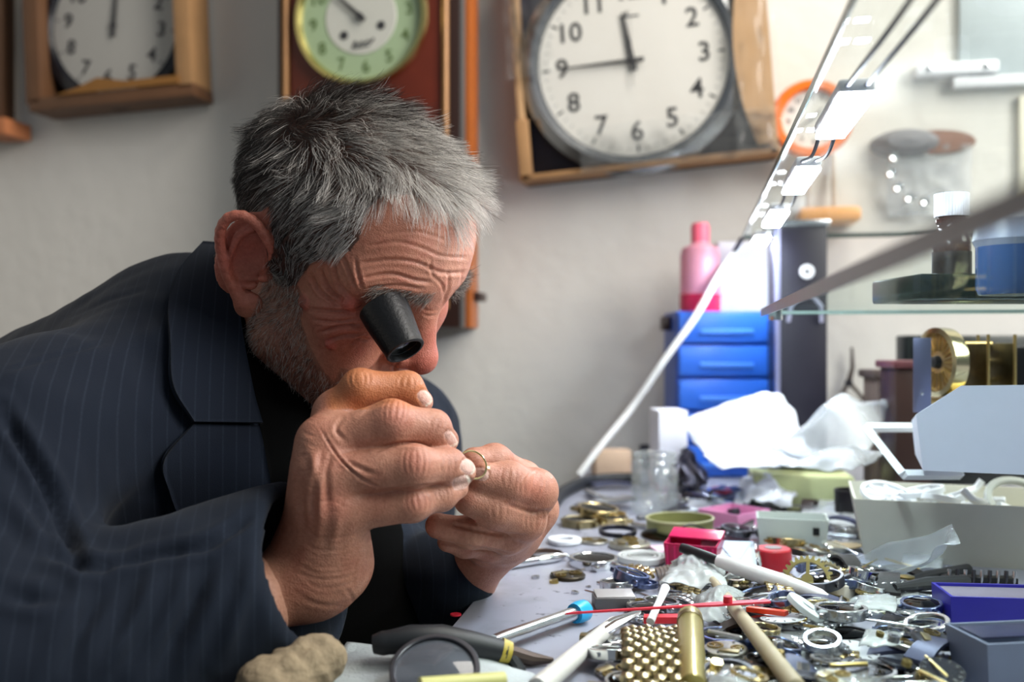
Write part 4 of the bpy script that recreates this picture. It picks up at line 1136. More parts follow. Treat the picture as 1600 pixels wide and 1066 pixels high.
u_ = RNG.uniform(size=len(hp))
dark, mid, white = np.array(srgb(30, 27, 26)), np.array(srgb(120, 112, 106)), np.array(srgb(226, 222, 216))
hc = np.where((u_ < pw)[:, None], white, np.where((u_ < pw + .22)[:, None], mid, dark)) * RNG.uniform(.75, 1.1, (len(hp), 1))
hr0 = RNG.uniform(.00008, .00014, len(hp)) * np.where(u_ < pw, 1.25, 1.0)
hair = strands('hair', hp, hn, Dc, ln, hr0, lift, np.full(len(hp), .55), hc, 6, .34, 2, person, M_HAIR, clump=.72, nclump=800)
hair['kind'] = 'stuff'; hair['label'] = 'short tousled grey hair, dark at the back and white in front'
bp_, bn_ = roots(bmk, 11000)
Lb = c2h(bp_)
Db = np.tile(np.array([.25, 0, -1.0]), (len(bp_), 1)) + RNG.normal(size=(len(bp_), 3)) * .35 + fbm(Lb, .25, 2, 51)[:, None] * np.array([[.5, 0, 0]])
ub = RNG.uniform(size=len(bp_)); bw = np.clip(.72 + .0 * Lb[:, 0] + .05 * (Lb[:, 2] + 1), .45, .8)
bc = np.where((ub < bw)[:, None], np.array(srgb(206, 198, 188)), np.array(srgb(54, 46, 42))) * RNG.uniform(.8, 1.1, (len(bp_), 1))
beard = strands('beard', bp_, bn_, Db @ HR.T, RNG.uniform(.004, .009, len(bp_)), RNG.uniform(.00010, .00015, len(bp_)), np.full(len(bp_), .35), np.full(len(bp_), .3), bc, 4, .25, 3, person, M_HAIR)
beard['kind'] = 'stuff'; beard['label'] = 'short greying stubble beard'
brow_m = (np.abs(Lm[:, 2] - 3.75) < .55) & (Lm[:, 0] > 4.8) & (Lm[:, 1] < -1.0) & (Lm[:, 1] > -5.2)
ep, en = roots(brow_m, 1300)
Le = c2h(ep); sg = np.where(Le[:, 1] < 0, -1.0, 1.0)
De = np.stack([.3 + 0 * sg, .8 * sg, -.25 + 0 * sg], 1) + RNG.normal(size=(len(ep), 3)) * .25
ue = RNG.uniform(size=len(ep))
ec = np.where((ue < .35)[:, None], np.array(srgb(170, 160, 150)), np.array(srgb(60, 48, 42)))
brows = strands('eyebrows', ep, en, De @ HR.T, RNG.uniform(.006, .013, len(ep)), RNG.uniform(.00008, .00012, len(ep)), np.full(len(ep), .38), np.full(len(ep), .3), ec, 4, .2, 4, person, M_HAIR)
brows['kind'] = 'stuff'

# ------------------------------------------------------------------ the loupe in his eye
lp0, lp1 = c2w(cpt(598, 480, .634)), c2w(cpt(634, 549, .621))
ax = Vector(lp1 - lp0); LL = ax.length
Mq = Matrix.Translation(Vector(lp0)) @ ax.to_track_quat('Z', 'Y').to_matrix().to_4x4()
loupe = empty('eye_loupe', lp0, 'black plastic watchmaker loupe wedged in the right eye of the man', 'loupe')
mbody = mat('loupe_plastic', srgb(14, 14, 16), .42, var=.3, scale=300, bump=.15, bscale=500)
I0 = Matrix.Translation(-Vector(lp0))
r0_, r1_ = .0162, .0130
o = MB().lathe([(r0_ * 1.02, 0), (r0_, LL * .25), (r1_ * 1.02, LL * .9), (r1_ * 1.02, LL * .985), (r1_ * .97, LL), (r1_ * .86, LL), (r1_ * .84, LL * .9), (r0_ * .85, 0)], 40, I0 @ Mq, closed=True).build('barrel', mbody, loupe)
MB().lathe([(0, LL * .86), (r1_ * .5, LL * .875), (r1_ * .84, LL * .88), (r1_ * .84, LL * .86), (0.0, LL * .84)], 32, I0 @ Mq).build('lens', mat('lens_glass', (.9, .95, 1), .03, trans=1.0, var=0), loupe)

# ------------------------------------------------------------------ the watch part pinched between the fingers
cw_ = cpt(738, 727, .604)
wp = empty('watch_bezel', c2w(cw_), 'thin gold watch bezel pinched between the fingertips of both hands', 'watch part')
Mw2 = Matrix.Rotation(YAW, 4, 'Z') @ Matrix.Rotation(rd(62), 4, 'X') @ Matrix.Rotation(rd(20), 4, 'Y') if False else Matrix.Rotation(YAW, 4, 'Z') @ Matrix.Rotation(math.radians(58), 4, 'X') @ Matrix.Rotation(math.radians(25), 4, 'Y')
ring_g = MB().lathe([(.0088, 0), (.0094, -.0005), (.0100, 0), (.0100, .0008), (.0094, .0012), (.0088, .0008)], 40, Mw2, closed=True).build('rim', mat('gold_plate', srgb(208, 188, 140), .22, 1), wp)
MB().box((.0105, 0, .0004), (.003, .002, .001), Mw2, .0002).build('lug', MATS['gold_plate'], wp)
# ================================================================== THINGS ON THE BENCH
ANCH = []                          # (px, py, short noun) used to tell small things apart
def put(name, label, cat, px, py, dz=0.0, rz=0.0, group=None, rx=0.0, ry=0.0, short=None):
    o = empty(name, T(px, py, dz), label, cat, group)
    o.rotation_euler = (rx, ry, rz + YAW)
    if short: ANCH.append((px, py, short))
    return o
def solo(o, label, cat, px, py, dz=0.0, rz=0.0, rx=0.0, ry=0.0, group=None, short=None):
    o.location = T(px, py, dz); o.rotation_euler = (rx, ry, rz + YAW)
    if short: ANCH.append((px, py, short))
    return tag(o, label, cat, group)
rd = math.radians

def tray_mb(w, d, h, th=.0018, taper=.0, M=None):
    """open-topped tray; w x d at the rim, base smaller by taper"""
    def rect(a, b, z): return [(-a, -b, z), (a, -b, z), (a, b, z), (-a, b, z)]
    a, b = w / 2, d / 2
    vs = rect(a - taper, b - taper, 0) + rect(a, b, h) + rect(a - th, b - th, h) + rect(a - taper - th, b - taper - th, th)
    fs = [(0, 3, 2, 1)]
    for l in (0, 4, 8): fs += [(l + i, l + (i + 1) % 4, l + 4 + (i + 1) % 4, l + 4 + i) for i in range(4)]
    fs.append((12, 13, 14, 15))
    return MB().add(vs, fs, M)
def ring_mb(ro, ri, h, n=36, M=None, bev=.15):
    b = min(h, ro - ri) * bev
    return MB().lathe([(ri, b), (ri + b, 0), (ro - b, 0), (ro, b), (ro, h - b), (ro - b, h), (ri + b, h), (ri, h - b)], n, M, closed=True)
def disc_mb(r, h, n=32, M=None, bev=.2):
    b = h * bev
    return MB().lathe([(0, 0), (r - b, 0), (r, b), (r, h - b), (r - b, h), (0, h)], n, M)
def gear_outline(r, teeth, d):
    o = []
    for i in range(teeth):
        for k, rr in ((0, r - d), (.3, r - d), (.45, r), (.75, r)):
            a = 2 * math.pi * (i + k) / teeth; o.append((rr * math.cos(a), rr * math.sin(a)))
    return o
def gear_mb(r, teeth=30, d=.001, h=.001, rim=.18, spokes=4, M=None):
    out = gear_outline(r, teeth, d); n = len(out); ri = r * (1 - rim)
    inn = [(ri * math.cos(math.atan2(y, x)), ri * math.sin(math.atan2(y, x))) for x, y in out]
    vs = [(x, y, 0) for x, y in out] + [(x, y, h) for x, y in out] + [(x, y, 0) for x, y in inn] + [(x, y, h) for x, y in inn]
    fs = []
    for i in range(n):
        j = (i + 1) % n
        fs += [(i, j, n + j, n + i), (n + i, n + j, 3 * n + j, 3 * n + i), (2 * n + j, 2 * n + i, 3 * n + i, 3 * n + j), (j, i, 2 * n + i, 2 * n + j)]
    mb = MB().add(vs, fs, M)
    for s_ in range(spokes):
        q = Matrix.Rotation(2 * math.pi * s_ / spokes, 4, 'Z')
        mb.box((ri / 2, 0, h / 2), (ri + r * .04, r * .13, h * .9), (M or Matrix()) @ q)
    return mb
def watch(name, label, px, py, r, h, case, dial, dz=0.0, rz=0.0, rx=0.0, ry=0.0, crown=True, lugs=True, glass=True, hands=True, group=None, short=None, cat='watch case'):
    o = put(name, label, cat, px, py, dz, rz, group, rx, ry, short)
    ring_mb(r, r * .84, h, 36).build('case', case, o)
    disc_mb(r * .85, h * .5, 32).build('dial', dial, o)
    if glass: MB().lathe([(0, h * 1.05), (r * .5, h * 1.03), (r * .84, h * .9)], 28).build('crystal', CLEAR, o)
    if lugs:
        for sx in (-1, 1):
            for sy in (-1, 1):
                MB().box((sx * r * .5, sy * r * 1.0, h * .45), (r * .2, r * .42, h * .5), None, h * .1).build('lug', case, o)
    if crown: MB().lathe([(0, 0), (r * .09, 0), (r * .09, r * .14), (0, r * .14)], 12, TR((r * .98, 0, h * .5), ry=rd(90))).build('crown', case, o)
    if hands:
        for a, L_, w_ in ((.7, .5, .07), (2.4, .7, .05)):
            MB().prism(hand_prism(r * L_, r * w_, r * w_ * .5, r * .1), h * .04, Matrix.Rotation(a, 4, 'Z'), h * .55).build('watch_hand', INK, o, smooth=0)
    return o
def movement(name, label, px, py, r, h, m, dz=0.0, rz=0.0, rx=0.0, group=None, short=None):
    o = put(name, label, 'watch movement', px, py, dz, rz, group, rx, 0, short)
    disc_mb(r, h * .6, 32).build('plate', m, o)
    gear_mb(r * .38, 20, r * .05, h * .2, .2, 3, TR((r * .45, r * .2, h * .65))).build('balance_wheel', BRASS, o)
    gear_mb(r * .3, 18, r * .05, h * .2, .2, 4, TR((-r * .4, -r * .35, h * .62))).build('gear', BRASS, o)
    MB().box((-r * .3, r * .4, h * .7), (r * .9, r * .4, h * .25), TR(rz=.5), h * .05).build('bridge', OLDGOLD, o)
    for a in (0.3, 1.9, 3.4, 5.0): MB().lathe([(0, 0), (r * .07, 0), (r * .06, h * .25), (0, h * .25)], 8, TR((r * .78 * math.cos(a), r * .78 * math.sin(a), h * .6))).build('screw', STEEL, o)
    return o
def bracelet(name, label, pts, w, m, rows=3, h=.003, pitch=None, group=None, short=None, beads=False, px=None, py=None):
    """pts: world points along the band; links laid one after another"""
    P = spline([tuple(p) for p in pts], 24); s_ = np.r_[0, np.cumsum(np.linalg.norm(np.diff(P, axis=0), axis=1))]
    pitch = pitch or w / rows * .55; n = max(2, int(s_[-1] / pitch))
    o = empty(name, Vector(P[0]), label, 'bracelet', group)
    if short: ANCH.append((px, py, short))
    if beads: src = MB().lathe([(0, -h), (h * .75, -h * .7), (h, 0), (h * .75, h * .7), (0, h)], 10)
    else: src = MB().box((0, 0, 0), (w / rows * .92, pitch * .88, h), None, h * .22)
    first = None
    for i in range(n):
        q = (i + .5) * s_[-1] / n
        c = Vector([np.interp(q, s_, P[:, k]) for k in range(3)]); c2 = Vector([np.interp(min(q + .002, s_[-1]), s_, P[:, k]) for k in range(3)]); c0 = Vector([np.interp(max(q - .002, 0), s_, P[:, k]) for k in range(3)])
        t_ = (c2 - c0).normalized(); side = t_.cross(Vector((0, 0, 1))).normalized(); up = side.cross(t_)
        for r_ in range(rows):
            k = (r_ - (rows - 1) / 2) * w / rows + (w / rows * .5 if beads and i % 2 else 0)
            M = Matrix((side, t_, up)).transposed().to_4x4(); M.translation = c - Vector(P[0]) + side * k + up * (.0006 if r_ % 2 else 0)
            if first is None: lk = first = src.build('link', m, o)
            else: lk = first.copy(); COL.objects.link(lk); lk.parent = o
            lk.matrix_local = M
    return o
def rod_between(name, label, cat, a, b, prof, m, parts=(), short=None, n=16):
    """a turned rod from a to b; prof [(r, fraction)], parts [(name, prof, mat)]"""
    a, b = Vector(a), Vector(b); ax = b - a; L_ = ax.length
    o = empty(name, a, label, cat); o.rotation_euler = ax.to_track_quat('Z', 'Y').to_euler()
    if short:
        c_ = cproj(w2c(np.array((a + b) / 2))); ANCH.append((c_[0], c_[1], short))
    for nm, pr, mm in [('shaft', prof, m)] + list(parts):
        MB().lathe([(r, z * L_) for r, z in pr], n).build(nm, mm, o)
    return o
def crumple(name, m, pts_px, dz, amp, seed, n=26, h0=.0, parent=None, fold=7, dome=.0):
    """a crumpled sheet: four bench pixels as corners"""
    C_ = [np.array(T(*p, dz)) for p in pts_px]
    u = np.linspace(0, 1, n); g = np.stack(np.meshgrid(u, u, indexing='ij'), -1).reshape(-1, 2)
    P = (C_[0][None] * ((1 - g[:, :1]) * (1 - g[:, 1:])) + C_[1][None] * (g[:, :1] * (1 - g[:, 1:])) + C_[2][None] * (g[:, :1] * g[:, 1:]) + C_[3][None] * ((1 - g[:, :1]) * g[:, 1:]))
    ctr = P.mean(0)
    sc = fold
    nz = np.abs(fbm(P, sc, 3, seed)) + .35 * np.abs(fbm(P, sc * 3, 2, seed + 1))
    dm = 16 * g[:, 0] * (1 - g[:, 0]) * g[:, 1] * (1 - g[:, 1])
    P[:, 2] += amp * nz + dome * dm + h0
    P[:, 0] += .4 * amp * fbm(P, sc, 2, seed + 3); P[:, 1] += .4 * amp * fbm(P, sc, 2, seed + 4)
    P[:, 2] = np.maximum(P[:, 2], TABLE_Z + .0012)
    F_ = [(i * n + j, (i + 1) * n + j, (i + 1) * n + j + 1, i * n + j + 1) for i in range(n - 1) for j in range(n - 1)]
    N_ = n * n; vs = list(map(tuple, P - ctr)) + [(x, y, z - .0005) for x, y, z in (P - ctr)]
    bd = [(i * n, (i + 1) * n) for i in range(n - 1)] + [((n - 1) * n + j, (n - 1) * n + j + 1) for j in range(n - 1)] + [((i + 1) * n + n - 1, i * n + n - 1) for i in range(n - 1)] + [(j + 1, j) for j in range(n - 1)]
    fs = F_ + [tuple(k + N_ for k in f[::-1]) for f in F_] + [(b, a, a + N_, b + N_) for a, b in bd]
    o = MB().add(vs, fs).build(name, m, parent, smooth=180)
    o.location = Vector(ctr)
    return o

# ------------------------------------------------------------------ back of the bench
def boxed(px0, px1, py_top, t, depth):
    """width, height above bench and centre of an upright block seen between two pixels at depth t"""
    w = (px1 - px0) / FPX * t; top = (533 - py_top) / FPX * t + CAM_Z - TABLE_Z
    c = W((px0 + px1) / 2, 533, t); c.z = TABLE_Z
    F = Vector((-SA, CA, 0)); c = c + F * depth / 2
    return w, top, c
# blue drawer unit
w_, h_, c_ = boxed(1059, 1211, 486, 1.33, .12)
du = empty('drawer_unit', c_, 'bright blue plastic drawer unit standing against the wall', 'drawer unit', rot=(0, 0, YAW))
MB().box((0, .004, h_ / 2), (w_, .112, h_), None, .002).build('body', mat('blue_body', srgb(30, 78, 176), .4, var=.05), du)
nd = 5; hh = h_ / nd
for i in range(nd):
    z = hh * (i + .5)
    MB().box((0, -.056, z), (w_ - .004, .010, hh - .005), None, .002).build('drawer', BLUEP, du)
    MB().box((0, -.0625, z - hh * .12), (w_ * .55, .004, .007), None, .0015).build('drawer_pull', mat('blue_light', srgb(70, 130, 225), .35), du)
MB().box((-w_ / 2 - .006, .01, h_ * .93), (.011, .03, .02), None, .001).build('hinge_block', WOODD, du)
def on_top(px, t, z): 
    p = W(px, 533, t); p.z = z; return p
ztop = TABLE_Z + h_
# pink bottle with red liquid
pb = empty('spray_bottle', on_top(1094, 1.39, ztop), 'pink plastic bottle with a little red liquid, on the blue drawer unit', 'bottle')
s_ = 1.39 / FPX
PINKB = mat('pink_translucent', srgb(240, 168, 190), .3, trans=.35, var=.04)
MB().lathe([(0, .001), (29 * s_, .001), (31 * s_, .004), (31 * s_, 88 * s_), (28 * s_, 100 * s_), (15 * s_, 106 * s_), (13 * s_, 112 * s_)], 32).build('body', PINKB, pb)
MB().lathe([(0, .0005), (31.6 * s_, .0005), (31.8 * s_, 28 * s_), (0, 28.5 * s_)], 32).build('liquid', mat('red_liquid', srgb(214, 44, 84), .25, var=.04), pb)
MB().lathe([(14 * s_, 106 * s_), (14.5 * s_, 132 * s_), (12 * s_, 139 * s_), (0, 140 * s_)], 24).build('cap', mat('coral_cap', srgb(236, 104, 128), .35), pb)
# white card box behind it
w2, _, c2_ = boxed(1122, 1214, 380, 1.42, .03)
c2_.z = ztop
wb = MB().box((0, 0, .052), (w2, .03, .104), None, .001).build('white_carton', mat('carton_white', srgb(206, 210, 222), .7)); wb.location = c2_ + Vector((0, -.012, 0)); wb.rotation_euler = (0, 0, YAW)
tag(wb, 'white carton standing on the blue drawer unit beside the pink bottle', 'carton')
# tall black case
w_, h_, c_ = boxed(1222, 1296, 352, 1.24, .08)
bk = empty('black_case', c_, 'tall narrow black case with metal trim standing right of the blue drawers', 'case', rot=(0, 0, YAW + rd(-4)))
BLKC = mat('black_leatherette', srgb(34, 32, 44), .45, var=.15, scale=120, bump=.1)
MB().box((0, 0, h_ / 2), (w_, .08, h_), None, .003).build('body', BLKC, bk)
MB().box((-w_ / 2 - .002, -.036, h_ / 2), (.006, .010, h_), None, .001).build('edge_trim', mat('trim_lilac', srgb(150, 152, 186), .3, .5), bk)
MB().box((0, 0, h_ + .003), (w_ + .006, .086, .008), None, .001).build('top_trim', STEEL, bk)
ring_mb(.0095, .003, .002, 24, TR((.004, -.041, h_ - .060), rx=rd(90))).build('eyelet', WHITEP, bk)
MB().tube([(-.020 + .02 * 0, -.044, h_ - .125), (-.018, -.05, h_ - .105), (-.006, -.053, h_ - .092), (.008, -.053, h_ - .092), (.020, -.05, h_ - .105), (.022, -.044, h_ - .125)], .0026, 8).build('handle', mat('handle_grey', srgb(170, 168, 190), .4), bk)
# callipers leaning on the wall
cal = empty('calipers', W(1322, 640, 1.465), 'thin dark pliers hung upside down on the wall behind the white bag', 'tool')
c0 = W(1322, 640, 1.465)
DKM = mat('dark_iron', srgb(74, 62, 56), .5, .6)
MB().tube([W(1310, 655, 1.465) - c0, W(1312, 622, 1.465) - c0, W(1326, 598, 1.465) - c0], [.0035, .003, .0035], 8).build('grip', DKM, cal)
MB().tube([W(1352, 628, 1.465) - c0, W(1338, 610, 1.465) - c0, W(1326, 598, 1.465) - c0], [.0035, .003, .0035], 8).build('grip', DKM, cal)
MB().tube([W(1326, 598, 1.465) - c0, W(1332, 575, 1.465) - c0, W(1331, 543, 1.465) - c0], [.0045, .0035, .002], 8).build('jaw', DKM, cal)
MB().lathe([(0, -.004), (.006, -.004), (.006, .004), (0, .004)], 12, TR(W(1326, 598, 1.465) - c0, rx=rd(90))).build('rivet', DSTEEL, cal)

# brown wooden clock cases on the right
def upright(name, label, cat, px0, px1, py_top, py_base, t, depth, m, rz=0, short=None):
    w = (px1 - px0) / FPX * t; z0 = CAM_Z - (py_base - 533) / FPX * t; top = CAM_Z + (533 - py_top) / FPX * t
    z0 = max(z0, TABLE_Z); c = W((px0 + px1) / 2, 533, t); c.z = z0
    o = empty(name, c + Vector((-SA, CA, 0)) * depth / 2, label, cat, rot=(0, 0, YAW + rz))
    return o, w, top - z0
GLD = OLDGOLD
o, w, h = upright('mantel_clock', 'small brown wooden mantel clock case behind the white tray', 'clock case', 1366, 1445, 572, 760, 1.12, .05, WOODB)
BRW = mat('faded_wood', srgb(92, 78, 70), .55, var=.2, scale=30)
MB().box((0, 0, h * .45), (w * .86, .045, h * .9), None, .002).build('body', BRW, o)
MB().box((0, 0, h * .93), (w * 1.04, .055, h * .07), None, .003).build('cornice', mat('dark_brown', srgb(66, 54, 50), .5, var=.15), o)
for x in (-.32, .0, .30): MB().tube([(w * x, -.025, h * .02), (w * x, -.025, h * .88)], .0035, 8).build('pilaster', mat('taupe', srgb(126, 112, 98), .5), o)
o, w, h = upright('mantel_clock', 'dark red-brown wooden clock case left of the brass clock wheel', 'clock case', 1398, 1462, 560, 760, 1.02, .05, WOODD)
MB().box((0, 0, h * .46), (w * .9, .045, h * .92), None, .002).build('body', WOODD, o)
MB().box((0, 0, h * .95), (w * 1.08, .055, h * .06), None, .002).build('cornice', mat('plum_wood', srgb(84, 44, 48), .4, var=.2), o)
o, w, h = upright('black_monitor', 'black glossy box standing behind the brass clock wheel', 'box', 1422, 1640, 524, 760, 1.16, .05, BLACKP)
MB().box((0, 0, h / 2), (w, .04, h), None, .003).build('body', mat('dark_green_black', srgb(18, 24, 22), .3, var=.3), o)
MB().box((0, -.021, h * .5), (w * .94, .003, h * .86), None, .001).build('screen', mat('dark_gloss', srgb(10, 12, 12), .08), o)
# brass skeleton clock with round face
o, w, h = upright('brass_clock', 'brass skeleton clock with an ornate round gilt wheel, standing in the white tray', 'clock', 1450, 1570, 515, 640, .86, .03, BRASS)
o.rotation_euler.z = YAW + rd(-80); r = (620 - 512) / 2 / FPX * .86 * 1.0
zc_ = h * .56
o.location = W(1478, 533, .86); o.location.z = CAM_Z - (566 - 533) / FPX * .86 - h * .56
Mw = TR((0, 0, zc_), rx=rd(90))
MB().lathe([(r * .86, -.002), (r * .98, -.002), (r, .002), (r, .011), (r * .86, .012)], 40, Mw, closed=True).build('drum', mat('bright_brass', srgb(188, 180, 146), .18, 1), o)
MB().lathe([(0, .004), (r * .87, .004), (r * .87, .007), (0, .008)], 36, Mw).build('face', mat('gilt_face', srgb(176, 146, 104), .4, .8, var=.5, scale=900), o)
for i in range(28):
    a = 2 * math.pi * i / 28
    MB().box((r * .58, 0, .0085), (r * .5, .0011, .0012), Mw @ Matrix.Rotation(a, 4, 'Z')).build('ray', GOLD if i % 2 else BRASS, o, smooth=0)
MB().lathe([(0, .008), (r * .2, .008), (r * .16, .013), (0, .014)], 20, Mw).build('hub', BLACKP, o)
for k, y in enumerate((.024, .050)):
    for x in (-1, 1): MB().tube([(x * r * .8, y, zc_ - r), (x * r * .8, y, zc_ + r * .8)], .0014, 8).build('pillar', BRASS, o)
    MB().box((0, y, zc_ - r * .1), (r * 1.5, .002, r * 1.3), None, .0004).build('plate', mat('olive_plate', srgb(70, 62, 34), .35, .9, var=.4, scale=200), o)
for z in (-.6, 0, .5): MB().tube([(-r * .4, .02, zc_ + r * z), (-r * .4, .054, zc_ + r * z)], .003, 8).build('arbor', BRASS, o)
MB().box((0, .026, zc_ - r - .004), (r * 1.9, .075, .006), None, .001).build('base', BRASS, o)
# steel strip beside it
o, w, h = upright('steel_plate', 'upright grey steel strip with a rivet, left of the brass clock', 'plate', 1432, 1452, 528, 645, .83, .003, STEEL, rz=rd(-25))
MB().box((0, 0, h / 2), (w * 1.3, .002, h), None, .0005).build('strip', mat('blue_steel', srgb(112, 116, 142), .35, .8), o)
MB().lathe([(0, 0), (.0018, 0), (.0012, .001), (0, .0012)], 10, TR((0, -.001, h * .25), rx=rd(90))).build('rivet', CHROME, o)

# big white upper tray and cream lower tray
def pix_block(t, px, py): return W(px, py, t)
tw_t = .72
w0_ = W(1442, 735, tw_t)
wtr_o = empty('white_tray', w0_, 'large white tray with a cut front corner, stacked on the cream tray', 'tray', rot=(0, 0, YAW + rd(-20)))
k_ = tw_t / FPX; TRW = mat('tray_white', srgb(204, 209, 226), .45, var=.03)
prof_ = [(0, 0), (-10 * k_, 87 * k_), (54 * k_, 133 * k_), (330 * k_, 141 * k_), (330 * k_, 0)]
def wall_panel(nm, pr, y):   # upright panel in the tray's own x-z plane
    MB().prism(pr, .002, TR((0, y, 0), rx=rd(90))).build(nm, TRW, wtr_o, smooth=0)
wall_panel('front_panel', prof_, 0); wall_panel('back_panel', [(0, 0), (-6 * k_, 60 * k_), (330 * k_, 60 * k_), (330 * k_, 0)], .11)
MB().add([(0, 0, 0), (0, .11, 0), (-6 * k_, .11, 60 * k_), (-10 * k_, 0, 87 * k_), (.002, 0, 0), (.002, .11, 0), (-6 * k_ + .002, .11, 60 * k_), (-10 * k_ + .002, 0, 87 * k_)], [(0, 1, 2, 3), (7, 6, 5, 4), (0, 4, 5, 1), (1, 5, 6, 2), (2, 6, 7, 3), (3, 7, 4, 0)]).build('side_panel', TRW, wtr_o, smooth=0)
MB().box((165 * k_, .055, .001), (330 * k_, .11, .002)).build('base', TRW, wtr_o, smooth=0)
o = wtr_o; ANCH.append((1520, 670, 'large white tray'))
zt = o.location.z
lo_t = .66
zc2 = TABLE_Z
wtr = (1640 - 1342) / FPX * lo_t
hc = (872 - 790) / FPX * lo_t
ctz = T(1470, 900)
o = tray_mb(.20, .115, .054, .002, .010).build('cream_tray', CREAMP)
dlt = depth_on(1352, 875, TABLE_Z); CTA = YAW + rd(-17); EX, EY = Vector((math.cos(CTA), math.sin(CTA), 0)), Vector((-math.sin(CTA), math.cos(CTA), 0))
o.location = W(1352, 875, dlt) + EX * .09 + EY * .0475; o.rotation_euler = (0, 0, CTA)
tag(o, 'open cream plastic tray full of white parts on the bench at right', 'tray'); ANCH.append((1470, 820, 'cream tray')); CT = o.location.copy(); ctd = dlt
# white lattice caps and rings heaped inside
for i, (dx, dy, r, hgt, tl) in enumerate([(-.070, -.020, .024, .050, .35), (-.040, -.012, .019, .054, -.2), (-.028, -.030, .016, .050, .25), (-.058, .015, .02, .048, .1), (-.014, -.014, .016, .050, .3)]):
    lab = ['white lattice cap resting on the left rim of the cream tray', 'white round cap second from left in the cream tray', 'small white cap at the front of the cream tray', 'white cap at the back left of the cream tray', 'white cap in the middle of the cream tray'][i]
    q = empty('plastic_cap', CT + EX * dx + EY * dy + Vector((0, 0, hgt)), lab, 'plastic cap', 'white caps in the cream tray', rot=(tl, tl * .5, i))
    ring_mb(r, r * .84, .005, 28).build('rim', WHITEP, q)
    for k in range(4): MB().box((0, 0, .002), (r * 1.7, r * .16, .002), Matrix.Rotation(k * math.pi / 4, 4, 'Z')).build('spoke', WHITEP, q, smooth=0)
    if i == 0: disc_mb(r * .9, .0012, 28).build('disc', WHITEP, q)
rs_ = random.Random(5)
for i in range(14):
    dx, dy = -.07 + .012 * i * .7, rs_.uniform(-.035, .03)
    q = MB().tube(spline([(0, 0, 0), (.012, .004, .006), (.026, 0, .002), (.034, -.006, .007)], 4), .0032, 8).build('plastic_clip', WHITEP)
    q.location = CT + EX * dx + EY * dy + Vector((0, 0, .036 + rs_.uniform(0, .014))); q.rotation_euler = (rs_.uniform(-.6, .6), rs_.uniform(-.6, .6), rs_.uniform(0, 6))
    tag(q, 'small bent white plastic clip in the heap inside the cream tray', 'plastic clip', 'white clips in the cream tray')
q = ring_mb(.030, .024, .006, 40).build('grey_ring', mat('ring_grey', srgb(176, 178, 172), .4)); q.location = CT + EX * .04 + Vector((0, 0, .046)); q.rotation_euler = (rd(38), 0, YAW); tag(q, 'large pale grey ring standing in the cream tray at right', 'ring')
# white square frame leaning beside
fp = [W(1354, 668, .83), W(1446, 668, .86), W(1500, 742, .80), W(1412, 742, .77)]
fr = empty('plastic_frame', fp[3], 'white plastic square frame leaning left of the large white tray', 'frame')
for a, b in ((0, 1), (1, 2), (2, 3), (3, 0)): MB().tube([fp[a] - fp[3], fp[b] - fp[3]], .0042, 4).build('frame_bar', WHITEP, fr)
# grey cup behind
cu = empty('grey_cup', T(1404, 762), 'grey ceramic cup filled with foil scraps, behind the cream tray', 'cup')
MB().lathe([(0, .0005), (.022, .0005), (.036, .055), (.034, .055), (.021, .003), (0, .003)], 32).build('body', mat('grey_ceramic', srgb(150, 150, 146), .35, var=.05), cu)
fo = crumple('foil', mat('foil', srgb(210, 212, 222), .15, 1), [(1380, 775), (1428, 775), (1428, 755), (1380, 755)], .05, .014, 9, 18, parent=None, fold=40)
fo.parent = cu; fo.location = (0, 0, .05)

# yellow-green shallow box with papers
YG = mat('pale_green_card', srgb(198, 204, 150), .6, var=.06)
gb = put('card_box', 'shallow pale green cardboard box under white papers', 'box', 1255, 788, 0, rd(-8), short='pale green box')
sc = Tscale(1255, 788)
MB().box((0, .03, 22 * sc), (150 * sc, .075, 44 * sc), None, .001).build('body', YG, gb)
pp = crumple('paper_sheet', PAPER, [(1195, 742 + 34), (1300, 750 + 34), (1372, 720 + 40), (1230, 716 + 40)], .0, .004, 3, 16, h0=.049, fold=10)
tag(pp, 'curled white sheet lying on the pale green box', 'paper'); ANCH.append((1290, 728, 'curled white sheet'))
